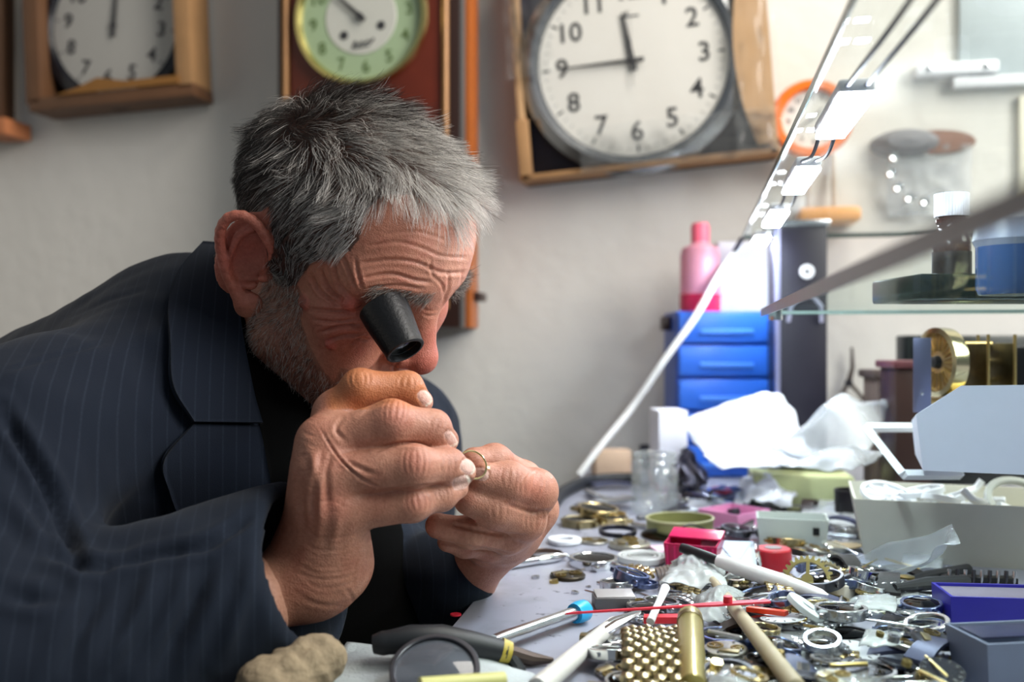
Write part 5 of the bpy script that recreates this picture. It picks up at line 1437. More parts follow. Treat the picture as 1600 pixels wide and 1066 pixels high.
# white tissue stack and milky bag: leaning sheets at the back
def draped(name, m, corners, amp, seed, n=28, fold=8, dome=0.0, th=.0006):
    """a sheet through four (px,py,t) corners"""
    C_ = [np.array(W(*p)) for p in corners]; u = np.linspace(0, 1, n); g = np.stack(np.meshgrid(u, u, indexing='ij'), -1).reshape(-1, 2)
    P = (C_[0][None] * ((1 - g[:, :1]) * (1 - g[:, 1:])) + C_[1][None] * (g[:, :1] * (1 - g[:, 1:])) + C_[2][None] * (g[:, :1] * g[:, 1:]) + C_[3][None] * ((1 - g[:, :1]) * g[:, 1:]))
    nr = np.cross(C_[1] - C_[0], C_[3] - C_[0]); nr /= np.linalg.norm(nr)
    if nr[1] > 0: nr = -nr
    dm = 16 * g[:, 0] * (1 - g[:, 0]) * g[:, 1] * (1 - g[:, 1])
    P = P + nr * (amp * (fbm(P, fold, 3, seed) + .3 * fbm(P, fold * 3, 2, seed + 2)) + dome * dm)[:, None]
    P += (fbm(P, fold, 2, seed + 5) * amp * .6)[:, None] * np.array([.5, 0, .5])
    ctr = P.mean(0); N_ = n * n
    F_ = [(i * n + j, (i + 1) * n + j, (i + 1) * n + j + 1, i * n + j + 1) for i in range(n - 1) for j in range(n - 1)]
    bd = [(i * n, (i + 1) * n) for i in range(n - 1)] + [((n - 1) * n + j, (n - 1) * n + j + 1) for j in range(n - 1)] + [((i + 1) * n + n - 1, i * n + n - 1) for i in range(n - 1)] + [(j + 1, j) for j in range(n - 1)]
    vs = list(map(tuple, P - ctr)) + list(map(tuple, P - ctr - nr * th))
    o = MB().add(vs, F_ + [tuple(k + N_ for k in f[::-1]) for f in F_] + [(b, a, a + N_, b + N_) for a, b in bd]).build(name, m, None, smooth=180)
    o.location = Vector(ctr); return o
o = draped('tissue_sheet', PAPER, [(1066, 645, 1.13), (1218, 607, 1.20), (1262, 705, 1.08), (1110, 722, 1.05)], .010, 21, fold=6, dome=.03)
tag(o, 'large folded white tissue propped in front of the blue drawers', 'tissue'); ANCH.append((1160, 665, 'large white tissue'))
o = draped('tissue_sheet', PAPER, [(1098, 712, 1.02), (1240, 704, 1.06), (1272, 726, 1.00), (1130, 732, .99)], .004, 23, fold=8, dome=.008)
tag(o, 'flat white tissue edge lying under the propped tissue', 'tissue')
o = draped('plastic_bag', BAG, [(1205, 712, 1.02), (1300, 646, 1.08), (1402, 618, 1.06), (1350, 722, .98)], .012, 25, fold=7, dome=.04)
tag(o, 'translucent white plastic bag bunched right of the tissue', 'plastic bag'); ANCH.append((1310, 675, 'translucent bag'))
o = draped('plastic_bag', BAG, [(1200, 726, .95), (1290, 706, .98), (1390, 708, .97), (1330, 732, .93)], .008, 29, fold=9, dome=.012)
tag(o, 'flattened translucent bag lying below the bunched bag', 'plastic bag')
# small white box left of tissue
w_, h_, c_ = boxed(1026, 1072, 642, 1.22, .05)
o = MB().box((0, 0, h_ / 2), (w_, .05, h_), None, .001).build('white_box', mat('box_white', srgb(226, 226, 236), .6)); o.location = c_; o.rotation_euler = (0, 0, YAW + rd(6)); tag(o, 'small upright white box beside the tissue, behind the glass jar', 'box'); ANCH.append((1048, 680, 'small white box'))
# wood block and dark bits behind the jar
o = MB().box((0, 0, .018), (.052, .03, .036), None, .002).build('wood_block', mat('pale_wood', srgb(196, 168, 142), .6, var=.12, scale=40)); solo(o, 'pale wooden block behind the black cable, left of the jar', 'block', 955, 742, rz=rd(8), short='wooden block')
o = MB().box((0, 0, .014), (.026, .02, .028), None, .002).build('dark_box', NAVY); o.location = T(1012, 726) + Vector((0, .02, .0)); o.rotation_euler = (0, 0, YAW); tag(o, 'tiny navy box with a gold edge behind the glass jar', 'box')
# glass jar
jr = put('glass_jar', 'small empty clear glass jar without a lid, on the bench', 'jar', 1023, 800, 0, short='glass jar')
s_ = Tscale(1023, 800); R_ = 37 * s_; H_ = 90 * s_
JARG = JARC
MB().lathe([(0, .0005), (R_ * .92, .0005), (R_, .004), (R_, H_ * .66), (R_ * .95, H_ * .74), (R_ * .86, H_ * .80), (R_ * .86, H_ * .83), (R_ * .92, H_ * .85), (R_ * .92, H_ * .88), (R_ * .87, H_ * .90), (R_ * .90, H_ * .97), (R_ * .88, H_), (R_ * .82, H_),
            (R_ * .80, H_ * .82), (R_ * .90, H_ * .70), (R_ * .94, H_ * .6), (R_ * .94, .008), (R_ * .8, .005), (0, .005)], 48).build('body', JARG, jr)
ring_mb(R_ * .94, R_ * .84, .003, 40, TR((0, 0, H_ * .985))).build('lip', JARG, jr)
# dark foil cluster behind the jar
o = crumple('dark_wrap', mat('dark_foil', srgb(58, 56, 70), .3, .5, var=.5, scale=90), [(1048, 780), (1098, 780), (1100, 760), (1052, 760)], 0, .028, 33, 22, h0=.006, fold=24, dome=.035)
tag(o, 'crumpled dark foil heap behind the glass jar', 'foil'); ANCH.append((1075, 730, 'dark foil heap'))
o = crumple('paper_scrap', PAPER, [(1150, 800), (1235, 806), (1250, 778), (1160, 762)], 0, .016, 35, 22, h0=.006, fold=16, dome=.014)
tag(o, 'crumpled white paper scrap left of the pale green box', 'paper'); ANCH.append((1200, 780, 'crumpled white paper'))
# clear dome
cd = put('plastic_dome', 'clear plastic dome cover lying behind the pink tray', 'dome', 1137, 786, 0.004, short='clear dome')
s_ = Tscale(1137, 786)
MB().lathe([(31 * s_, 0), (30 * s_, 14 * s_), (24 * s_, 21 * s_), (12 * s_, 24 * s_), (0, 25 * s_)], 32).build('shell', CLEAR, cd)
ring_mb(33 * s_, 29 * s_, .0018, 32).build('rim', CLEAR, cd)
o = disc_mb(17 * s_, .006, 24).build('red_cap', REDP); solo(o, 'small red cap far back, behind the clear dome', 'cap', 1128, 770, .004, short='small red cap')
o = crumple('paper_scrap', PAPER, [(1060, 806), (1150, 812), (1166, 794), (1085, 788)], 0, .006, 36, 16, h0=.004, fold=14)
tag(o, 'wavy white paper strip between the glass jar and the clear dome', 'paper')
# black round box
bx = put('black_pot', 'black round open pot beside the cream tray', 'pot', 1333, 806, .004, short='black pot')
s_ = Tscale(1333, 806)
MB().lathe([(0, 0), (27 * s_, 0), (28 * s_, 40 * s_), (25 * s_, 40 * s_), (24 * s_, 6 * s_), (0, 5 * s_)], 32).build('body', BLACKP, bx)
MB().box((0, 0, 34 * s_), (50 * s_, 2 * s_, 2 * s_)).build('crossbar', STEEL, bx, smooth=0)

# ------------------------------------------------------------------ middle of the bench
s_ = Tscale(1147, 828)
o = tray_mb(84 * s_, 84 * s_ * .9, 27 * s_, .0014, .0015).build('pink_tray', PINK); solo(o, 'square light pink tray in the middle of the bench', 'tray', 1147, 822, .002, rd(40), short='pink tray')
s_ = Tscale(1237, 862)
gt = put('white_tray', 'milky white open tray with a black mark, beside the red lid', 'tray', 1237, 848, 0, rd(-14), short='milky white tray')
tray_mb(112 * s_, 70 * s_, 44 * s_, .0016, .003).build('body', mat('milky_tray', srgb(206, 212, 206), .4, trans=.15, var=.04), gt)
MB().box((36 * s_, -35 * s_, 26 * s_), (10 * s_, .0008, 12 * s_), TR(ry=.0), .0003).build('black_mark', BLACKP, gt)
s_ = Tscale(1208, 890)
rc_ = put('red_lid', 'round red plastic screw lid with a grey top label', 'lid', 1208, 888, 0, short='red lid')
MB().lathe([(0, 0), (28 * s_, 0), (29 * s_, 2 * s_), (28 * s_, 30 * s_), (26 * s_, 32 * s_), (0, 32 * s_)], 40).build('body', REDP, rc_)
MB().lathe([(0, 32 * s_), (14 * s_, 32.2 * s_), (14 * s_, 33 * s_), (0, 33 * s_)], 6).build('top_label', mat('label_grey', srgb(142, 132, 132), .5), rc_)
s_ = Tscale(1085, 892)
mg = put('magenta_box', 'glossy magenta plastic box tipped open on the bench', 'box', 1086, 886, 0, rd(-24), short='magenta box')
MG2 = mat('magenta_clear', srgb(196, 26, 84), .2, trans=.25, var=.1)
tray_mb(84 * s_, 60 * s_, 40 * s_, .0016, .001, TR((0, 0, .003), rx=rd(8))).build('body', MG2, mg)
MB().box((0, 24 * s_, 46 * s_), (84 * s_, 36 * s_, 3 * s_), TR(rx=rd(14)), .0008).build('lid', MAGENTA, mg)
for k in range(7): MB().box(((-36 + 12 * k) * s_, -31 * s_, 20 * s_), (3 * s_, 2 * s_, 34 * s_), TR((0, 0, .003), rx=rd(8))).build('rib', MAGENTA, mg, smooth=0)
o = MB().box((0, 0, .0008), (.05, .026, .0016), None, .0004).build('pink_card', mat('pale_pink', srgb(232, 196, 216), .5)); solo(o, 'pale pink card under the magenta box', 'card', 1062, 858, .001, rd(10))
s_ = Tscale(1138, 876)
pk = put('paper_packet', 'folded white and blue paper packet in a clear sleeve', 'packet', 1138, 868, .012, rd(-8), rx=rd(24), short='paper packet')
MB().box((0, 0, .001), (78 * s_, 62 * s_, .002), None, .0004).build('sheet', PAPER, pk)
MB().prism([(-.2 * 78 * s_, 30 * s_), (38 * s_, 30 * s_), (10 * s_, -28 * s_)], .0006, None, .0022).build('blue_flap', mat('pale_blue', srgb(196, 212, 238), .6), pk, smooth=0)
MB().box((40 * s_, -4 * s_, .004), (10 * s_, 58 * s_, .006), None, .001).build('clear_edge', CLEAR, pk)
s_ = Tscale(1262, 905)
gr = put('brass_gear', 'yellow brass gear wheel with spokes standing on edge beside the red lid', 'gear', 1262, 908, 31 * s_, rd(-20), rx=rd(62), short='brass gear')
gear_mb(36 * s_, 26, 5 * s_, .0022, .26, 4).build('wheel', BRASS, gr)
MB().lathe([(0, -.004), (8 * s_, -.004), (8 * s_, .005), (0, .005)], 16).build('hub', BRASS, gr)
g2 = put('brass_gear', 'second brass gear wheel leaning right of the first one', 'gear', 1300, 900, 22 * s_, rd(30), rx=rd(40))
gear_mb(26 * s_, 22, 4 * s_, .002, .3, 3).build('wheel', OLDGOLD, g2)
MB().lathe([(0, -.003), (6 * s_, -.003), (6 * s_, .004), (0, .004)], 12).build('hub', BRASS, g2)
sp_ = put('thread_spool', 'silver ribbed metal spool in front of the magenta box', 'spool', 1046, 900, 12 * s_, rd(0), ry=rd(78), short='silver spool')
pr = [(0, 0)]
for k in range(7): pr += [(15 * s_, 6 * k * s_), (17 * s_, (6 * k + 2) * s_), (17 * s_, (6 * k + 4) * s_), (15 * s_, (6 * k + 6) * s_)]
MB().lathe(pr + [(0, 42 * s_)], 24, TR((0, 0, -20 * s_))).build('body', mat('spool_steel', srgb(190, 178, 172), .25, .9), sp_)
o = disc_mb(30 * s_, .0016, 30).build('mirror_disc', CHROME); solo(o, 'shiny round mirror disc in front of the silver spool', 'disc', 1062, 914, .004, rx=rd(8), short='mirror disc')
# craft knife with black tip and ivory handle
rod_between('craft_knife', 'ivory handled craft knife with a black tip lying across the pink box', 'knife', T(1064, 856, .030), T(1300, 938, .010),
    [(0, 0), (.0035, .002), (.0040, .04), (.0040, .2), (.0035, .27), (0, .275)], BLACKP, [('handle', [(0, .26), (.0045, .262), (.0058, .4), (.0065, .7), (.005, .93), (.002, .995), (0, 1)], mat('ivory_plastic', srgb(214, 206, 206), .4))], short='craft knife')
# screwdriver with purple ring
sd = rod_between('screwdriver', 'slim steel screwdriver with a purple ring, tip over the bench edge', 'screwdriver', T(762, 889, .004), T(886, 868, .004),
    [(0, 0), (.0030, .001), (.0036, .02), (.0036, .05), (.0022, .07), (.0022, .12), (.0034, .13), (.0034, .60), (.0030, .62), (.0042, .66), (.0042, .86), (.002, .98), (.0, 1)], CHROME,
    [('ring', [(.0, .150), (.0037, .15), (.0037, .215), (0, .215)], mat('purple_ring', srgb(120, 80, 170), .35))], short='purple-ringed screwdriver')
# blue tipped tool
rod_between('screwdriver', 'large steel screwdriver with a bright blue end cap, beside the plier handle', 'screwdriver', T(772, 1003, .008), T(918, 952, .008),
    [(0, 0), (.0042, .002), (.0046, .1), (.0046, .86), (0, .86)], STEEL, [('end_cap', [(0, .84), (.0066, .845), (.0074, .89), (.0072, .96), (.005, .995), (0, 1)], mat('sky_blue', srgb(30, 160, 214), .3))], short='blue-capped screwdriver')
rod_between('white_stick', 'long pale grey stick running out of the bottom edge', 'stick', T(838, 1078, .012), T(962, 972, .006), [(0, 0), (.0058, .004), (.0054, .5), (.0046, .97), (0, 1)], mat('stick_grey', srgb(206, 202, 196), .4), short='pale grey stick')
rod_between('brown_stick', 'thin beige wooden stick slanting down to the bottom edge', 'stick', T(1102, 892, .016), T(1248, 1080, .020), [(0, 0), (.0018, .003), (.0040, .3), (.0046, .6), (.0050, .99), (0, 1)], mat('beige_wood', srgb(180, 164, 136), .5, var=.15, scale=60), short='beige stick')
# rings and cases nearest to the man
def sring(name, label, px, py, wpx, inner, hpx, m, dz=0, rx=0, rz=0, ry=0, short=None, cat='ring', group=None):
    s_ = Tscale(px, py); r = wpx / 2 * s_
    o = ring_mb(r, r * inner, hpx * s_, 40).build(name, m)
    return solo(o, label, cat, px, py, dz, rz, rx, ry, group, short)
sring('white_ring', 'flat white plastic ring behind the purple-ringed screwdriver', 882, 848, 52, .56, 7, WHITEP, .001, short='white plastic ring')
sring('bezel_ring', 'thin bronze bezel ring lying under the purple-ringed screwdriver', 851, 870, 58, .88, 7, mat('bronze', srgb(112, 92, 80), .3, 1), .001, short='bronze ring')
watch('watch_case', 'round chrome watch case with empty dial, at the end of the purple-ringed screwdriver', 928, 884, 38 * Tscale(928, 884), .0075, CHROME, mat('dial_pale', srgb(200, 202, 208), .3), .0, rd(25), short='chrome watch case', hands=False)
movement('watch_movement', 'small dark round movement with brass wheels beside the chrome watch case', 887, 903, 28 * Tscale(887, 903), .005, mat('black_plate', srgb(60, 54, 44), .35, .9, var=.3, scale=300), short='dark movement')
movement('watch_movement', 'steel movement under the black bezel ring', 984, 856, 32 * Tscale(984, 856), .009, mat('nickel', srgb(176, 172, 156), .35, .9, var=.25, scale=400), rz=1, short='steel movement')
sring('bezel_ring', 'black bezel ring lying on the steel movement', 965, 834, 58, .86, 7, mat('gunmetal', srgb(62, 62, 72), .25, 1), .006, rx=rd(3), short='black bezel ring')
watch('watch_case', 'tarnished gold watch case nearest to the left hand', 905, 822, 28 * Tscale(905, 822), .008, OLDGOLD, mat('dial_cream', srgb(196, 186, 160), .4), rz=.4, short='tarnished gold case')
watch('watch_case', 'gold rimmed watch lying behind the tarnished gold case', 934, 804, 32 * Tscale(934, 804), .008, GOLD, mat('dial_tan', srgb(186, 170, 140), .4), dz=.006, rx=rd(6), rz=1.1, short='gold rimmed watch')
watch('watch_case', 'small gold watch with a pearl edge right of the tarnished gold case', 958, 820, 24 * Tscale(958, 820), .008, GOLD, mat('dial_sand', srgb(180, 160, 126), .4), rz=2, short='small gold watch')
movement('watch_movement', 'open silvery movement behind the white plastic ring', 928, 848, 24 * Tscale(928, 848), .004, mat('nickel2', srgb(168, 166, 158), .35, .9, var=.35, scale=500), rz=2.2)
pcg = put('plastic_case', 'round clear plastic case with ribbed rings right of the chrome watch case', 'plastic case', 1003, 876, .001, short='round clear case')
s_ = Tscale(1003, 876)
for ro, ri, z, hh in ((38, 33, 0, 9), (31, 26, 3, 6), (22, 19, 4, 5)): ring_mb(ro * s_, ri * s_, hh * s_, 40, TR((0, 0, z * s_))).build('ring', mat('frosted', srgb(222, 224, 222), .3, trans=.3, var=.02), pcg)
disc_mb(36 * s_, .0012, 36).build('base', mat('frosted', srgb(222, 224, 222), .3), pcg)
# bracelets in a sweep behind
bracelet('watch_bracelet', 'beaded steel bracelet curving behind the gold rimmed watch', [T(918, 768, .004), T(935, 776, .006), T(958, 780, .007), T(984, 777, .006)], .010, STEEL, 2, .0042, short='beaded bracelet', px=950, py=776)
bracelet('watch_bracelet', 'wide steel link bracelet in front of the beaded bracelet', [T(900, 790, .006), T(928, 786, .010), T(955, 784, .010), T(985, 780, .008)], .022, STEEL, 4, .004, short='steel link bracelet', px=940, py=788)
bracelet('watch_bracelet', 'dark grey leather-like link strap at the back, beside the glass jar', [T(925, 758, .006), T(955, 754, .008), T(985, 756, .006)], .022, mat('slate', srgb(74, 78, 104), .4, .3), 1, .003, pitch=.006)
# olive oval tin
ot = put('oval_tin', 'olive green oval tin lid in front of the glass jar', 'tin', 1062, 832, .002, rd(6), rx=rd(5), short='olive oval tin')
s_ = Tscale(1062, 832)
OLV = mat('olive_tin', srgb(138, 138, 92), .35, .4, var=.1)
o = MB().lathe([(0, 0), (48 * s_, 0), (52 * s_, 3 * s_), (53 * s_, 22 * s_), (50 * s_, 23 * s_), (48 * s_, 6 * s_), (0, 5 * s_)], 44, Matrix.Diagonal((1, .62, 1, 1))).build('body', OLV, ot)
ring_mb(54 * s_, 50 * s_, 3 * s_, 44, Matrix.Diagonal((1, .62, 1, 1)) @ TR((0, 0, 21 * s_))).build('rim', mat('pale_olive', srgb(196, 194, 150), .3, .5), ot)
gg = put('eyeglass_lens', 'wire rimmed lens leaning on the olive oval tin', 'lens', 1030, 838, .004, rd(20), rx=rd(16), short='wire rimmed lens')
ring_mb(30 * s_, 28.5 * s_, .0014, 40, Matrix.Diagonal((1, .7, 1, 1))).build('wire_rim', DSTEEL, gg)
disc_mb(29 * s_, .0008, 36, Matrix.Diagonal((1, .7, 1, 1))).build('glass', CLEAR, gg)
wr = MB().tube(spline([tuple(T(1056, 850, .003)), tuple(T(1060, 830, .016)), tuple(T(1078, 820, .020)), tuple(T(1100, 826, .014)), tuple(T(1116, 836, .004))], 6), .0009, 6).build('wire_loop', BLACKP)
tag(wr, 'thin black wire loop arching in front of the olive oval tin', 'wire')
for i, (x, y, l, a) in enumerate([(1016, 812, .03, .3), (1000, 826, .022, 2.2)]):
    o = MB().tube([(-l / 2, 0, .003), (l / 2, 0, .003)], .0028, 8).build('steel_pin', [DSTEEL, STEEL][i]); solo(o, ['dark steel pin at the foot of the glass jar', 'short steel pin left of the olive oval tin'][i], 'pin', x, y, 0, a)

# ------------------------------------------------------------------ right and front
st = draped('plastic_strip', BAG, [(1318, 880, .79), (1488, 822, .72), (1502, 850, .70), (1330, 912, .745)], .005, 41, 26, fold=14, dome=-.012)
tag(st, 'curled translucent plastic strip rising in front of the cream tray', 'plastic strip'); ANCH.append((1390, 880, 'curled plastic strip'))
# red clock hands
rh_ = put('clock_hand', 'long red clock hand lying across the heap in front', 'clock hand', 1135, 945, .026, rd(12), short='long red clock hand')
s_ = Tscale(1135, 945)
MB().prism([(-225 * s_, -1.2 * s_), (-60 * s_, -3 * s_), (-20 * s_, -7 * s_), (20 * s_, -7 * s_), (62 * s_, -6 * s_), (62 * s_, 6 * s_), (20 * s_, 7 * s_), (-20 * s_, 7 * s_), (-60 * s_, 3 * s_), (-225 * s_, 1.2 * s_)], .0012).build('blade', mat('red_paint', srgb(208, 38, 60), .4), rh_, smooth=0)
MB().lathe([(0, 0), (6 * s_, 0), (6 * s_, 9 * s_), (0, 9 * s_)], 12, TR((2 * s_, 0, .001))).build('boss', mat('red_paint', srgb(208, 38, 60), .4), rh_)
o = MB().prism([(-32 * s_, -7 * s_), (26 * s_, -10 * s_), (30 * s_, 8 * s_), (-28 * s_, 10 * s_)], .004).build('red_tag', REDP); solo(o, 'flat red plastic tag under the long red clock hand', 'tag', 1040, 972, .012, rd(4), short='red tag')
o = MB().prism([(-22 * s_, -3 * s_), (30 * s_, -6 * s_), (34 * s_, 4 * s_), (-20 * s_, 5 * s_)], .003).build('orange_tag', mat('orange_red', srgb(230, 64, 30), .35)); solo(o, 'small orange-red plastic sliver right of the beige stick', 'sliver', 1192, 958, .016, rd(-22), short='orange-red sliver')
o = MB().prism([(-26 * s_, -1 * s_), (26 * s_, -2 * s_), (26 * s_, 2 * s_), (-26 * s_, 1 * s_)], .001).build('clock_hand', mat('red_paint', srgb(208, 38, 60), .4)); solo(o, 'tiny red clock hand left of the tangled steel parts', 'clock hand', 960, 914, .001, rd(-28))
wst = rod_between('white_stick', 'short white plastic stick standing across the red clock hand', 'stick', T(1016, 972, .018), T(1040, 918, .030), [(0, 0), (.0026, .003), (.0022, .5), (.003, .99), (0, 1)], WHITEP)
bgp = crumple('plastic_bag', CRINK, [(1030, 945), (1140, 950), (1130, 902), (1050, 905)], 0, .007, 45, 34, h0=.012, fold=20, dome=.010)
tag(bgp, 'shiny crumpled clear bag behind the red clock hand', 'plastic bag'); ANCH.append((1085, 925, 'shiny clear bag'))
bgp = crumple('plastic_bag', CRINK, [(1080, 1000), (1160, 1000), (1165, 950), (1085, 958)], 0, .007, 47, 30, h0=.010, fold=20, dome=.010)
tag(bgp, 'crumpled clear bag in front of the red clock hand', 'plastic bag'); ANCH.append((1120, 975, 'front clear bag'))
# grey block with lid
gbk = put('grey_block', 'grey steel block with a slanted top beside the blue-capped screwdriver', 'block', 960, 948, 0, rd(4), short='grey steel block')
s_ = Tscale(960, 948)
MB().box((0, 0, 9 * s_), (66 * s_, 40 * s_, 18 * s_), None, .0008).build('body', mat('grey_block', srgb(100, 96, 96), .4, .4), gbk)
MB().box((0, 4 * s_, 19.5 * s_), (60 * s_, 36 * s_, 3 * s_), TR(rx=rd(6)), .0005).build('plate', mat('block_top', srgb(168, 164, 164), .4, .3), gbk)
tw = empty('tweezers', T(935, 990, .010), 'open steel tweezers between the blue-capped screwdriver and the grey block', 'tweezers')
p0 = T(935, 990, .010)
for a, b in (((918, 994, .006), (1000, 955, .012)), ((924, 1000, .006), (1000, 958, .016))):
    MB().tube([T(*a) - p0, (T(*a) + T(*b)) / 2 - p0 + Vector((0, 0, .001)), T(*b) - p0], [.0022, .0030, .0012], 6).build('arm', STEEL, tw)
MB().box((0, 0, 0), (.012, .008, .005), Matrix.Translation(T(921, 997, .006) - p0), .001).build('joint', OLDGOLD, tw)
# gold bracelets
bracelet('watch_bracelet', 'gold beaded mesh bracelet at the bottom edge right of the pale grey stick', [T(1018, 1095, .010), T(1018, 1040, .016), T(1016, 1005, .018), T(1010, 985, .014)], .034, mat('bracelet_gold', srgb(166, 154, 122), .3, 1), 4, .0040, pitch=.0072, short='gold mesh bracelet', px=1015, py=1030, beads=True)
rod_between('gold_tube', 'polished gold tube standing beside the gold mesh bracelet', 'tube', T(1082, 1075, .012), T(1078, 962, .024), [(0, 0), (.0075, .003), (.0075, .97), (.006, 1), (0, 1)], mat('satin_gold', srgb(210, 196, 130), .3, .8), [('end_band', [(0, .86), (.0079, .865), (.0079, .92), (0, .925)], OLDGOLD)], short='gold tube')
# white washers and caps
sring('white_washer', 'white plastic washer with a dark hole in front of the craft knife', 1258, 955, 62, .30, 9, mat('washer_white', srgb(214, 220, 222), .45), .018, rx=rd(24), rz=.6, ry=rd(24), short='white washer')
wc = put('cream_cap', 'cream cap with a white top in front of the curled plastic strip', 'cap', 1306, 940, 0, short='cream cap')
s_ = Tscale(1306, 940)
MB().lathe([(0, 0), (28 * s_, 0), (29 * s_, 30 * s_), (26 * s_, 33 * s_), (0, 34 * s_)], 32).build('body', mat('cap_tan', srgb(206, 196, 184), .45), wc)
disc_mb(27 * s_, 2 * s_, 32, TR((0, 0, 33.4 * s_))).build('top', WHITEP, wc)
# comb of springs
cmb = put('spring_comb', 'row of black and silver springs standing behind the blue box', 'spring', 1530, 925, 0, rd(-8), short='row of springs')
s_ = Tscale(1530, 925)
MB().box((0, 4 * s_, 12 * s_), (112 * s_, 20 * s_, 24 * s_), None, .001).build('base', BLACKP, cmb)
for k in range(9): MB().tube([((-48 + 12 * k) * s_, 0, 0), ((-46 + 12 * k) * s_, -4 * s_, 20 * s_), ((-44 + 12 * k) * s_, 0, 34 * s_)], 3.2 * s_, 8).build('spring', DSTEEL if k % 2 else STEEL, cmb)
# pliers near springs
pl2 = empty('pliers', T(1440, 912, .008), 'dark pliers lying below the cream tray, jaws to the left', 'pliers')
p0 = T(1440, 912, .008)
for dz_, (a, m_, b) in zip((0, .004), (((1398, 915), (1450, 902), (1512, 890)), ((1398, 918), (1450, 912), (1510, 908)))):
    MB().tube([T(*a, .010 + dz_) - p0, T(*m_, .010 + dz_) - p0, T(*b, .008 + dz_) - p0], [.0025, .0050, .0045], 10).build('handle', RUBBER, pl2)
MB().lathe([(0, 0), (.006, 0), (.006, .006), (0, .007)], 16, TR(T(1416, 913, .008) - p0)).build('pivot', BRASS, pl2)
# blue box and grey tray at the lower right corner
o = put('blue_box', 'royal blue open box at the right edge below the springs', 'box', 1548, 985, 0, rd(-6), short='royal blue box')
s_ = Tscale(1548, 985)
tray_mb(150 * s_, 90 * s_, 62 * s_, .002, .001).build('body', mat('royal_blue', srgb(44, 38, 150), .35, var=.08), o)
MB().box((0, 8 * s_, 56 * s_), (140 * s_, 70 * s_, 3 * s_), None, .0005).build('inlay', mat('mauve_card', srgb(120, 112, 128), .6), o)
o = put('grey_tray', 'blue-grey plastic tray in the lower right corner', 'tray', 1600, 1066, 0, rd(8), short='blue-grey tray')
s_ = Tscale(1600, 1066)
tray_mb(200 * s_, 110 * s_, 80 * s_, .002, .004).build('body', mat('slate_plastic', srgb(112, 120, 142), .4, var=.05), o)
MB().box((-10 * s_, 10 * s_, 78 * s_), (150 * s_, 60 * s_, 3 * s_), None, .0006).build('inlay', mat('navy_inlay', srgb(36, 38, 70), .4), o)

# foreground left: cloth, cork, pliers, lens
M_CLOTH = mat('grey_cloth', srgb(176, 182, 184), .9, var=.05, scale=40, bump=.3, bscale=500)
cl = draped('polishing_cloth', M_CLOTH, [(470, 1100, .52), (545, 1000, .60), (830, 1010, .62), (880, 1110, .50)], .006, 51, 30, fold=6, dome=.012, th=.002)
tag(cl, 'pale grey polishing cloth in the foreground under the plier handle', 'cloth'); ANCH.append((580, 1030, 'grey cloth'))
def cork_sdf(P):
    d = chain(P, [cpt(425, 1085, .505), cpt(500, 1030, .525)], [.020, .014])
    return d + fbm(P, 60, 3, 7) * .0022
kV, kQ = sdf_mesh(cork_sdf, (-.17, -.24, .46), (-.06, -.13, .57), .0022)
ck2 = mesh_from('cork_block', kV, kQ, mat('cork', srgb(142, 124, 100), .9, var=.45, scale=120, bump=.6, bscale=260))
tag(ck2, 'rough brown cork block in front of the sleeve at the bottom edge', 'cork'); ANCH.append((440, 1030, 'cork block'))
p0 = W(730, 1005, .55)
plr = empty('pliers', p0, 'black handled pliers with a yellow collar in the foreground', 'pliers')
ANCH.append((730, 1005, 'black handled pliers'))
hp_ = [W(608, 1004, .545), W(640, 1000, .545), W(690, 1000, .548), W(740, 1008, .552), W(790, 1018, .556)]
MB().tube([p - p0 for p in hp_], [.0068, .0082, .0086, .0076, .0062], 16).build('grip', RUBBER, plr)
MB().lathe([(0, -.006), (.0052, -.009), (.0068, -.004), (.0068, 0)], 16, Matrix.Translation(hp_[0] - p0) @ (hp_[0] - hp_[1]).to_track_quat('-Z', 'Y').to_matrix().to_4x4()).build('grip_end', RUBBER, plr)
MB().tube([W(782, 1016, .556) - p0, W(797, 1020, .557) - p0], [.0072, .0062], 16).build('collar', mat('yellow_plastic', srgb(178, 158, 58), .45), plr)
MB().tube([W(795, 1020, .557) - p0, W(830, 1030, .560) - p0, W(864, 1032, .563) - p0], [.0050, .0042, .0015], 10).build('jaw', DKM, plr)
MB().tube([W(797, 1022, .557) - p0, W(810, 1045, .553) - p0, W(790, 1080, .545) - p0], [.004, .0045, .006], 10).build('second_handle', RUBBER, plr)
ll = put('magnifier', 'round magnifier lens with dark rim in the foreground below the plier handle', 'magnifier', 680, 1062, .022, rx=rd(30), short='foreground magnifier')
p_ = W(680, 1056, .52); ll.location = p_
ring_mb(.0245, .0215, .006, 44).build('rim', DSTEEL, ll)
MB().lathe([(0, .002), (.0215, .003), (.0215, .004), (.012, .006), (0, .0065)], 36).build('lens', mat('lens_smoke', srgb(120, 124, 134), .05, trans=.6, var=0), ll)
rod_between('yellow_rod', 'pale yellow rod lying along the bottom edge below the magnifier', 'rod', W(655, 1072, .47), W(790, 1062, .49), [(0, 0), (.004, .01), (.004, .98), (0, 1)], mat('pale_yellow', srgb(196, 192, 120), .4))
# tiny spots by the bench edge
o = disc_mb(.004, .0012, 12).build('red_chip', mat('red_paint', srgb(208, 38, 60), .4)); o.location = T(712, 962, .0); o.rotation_euler = (0, 0, 0); tag(o, 'tiny red chip on the bench edge above the plier handle', 'chip')

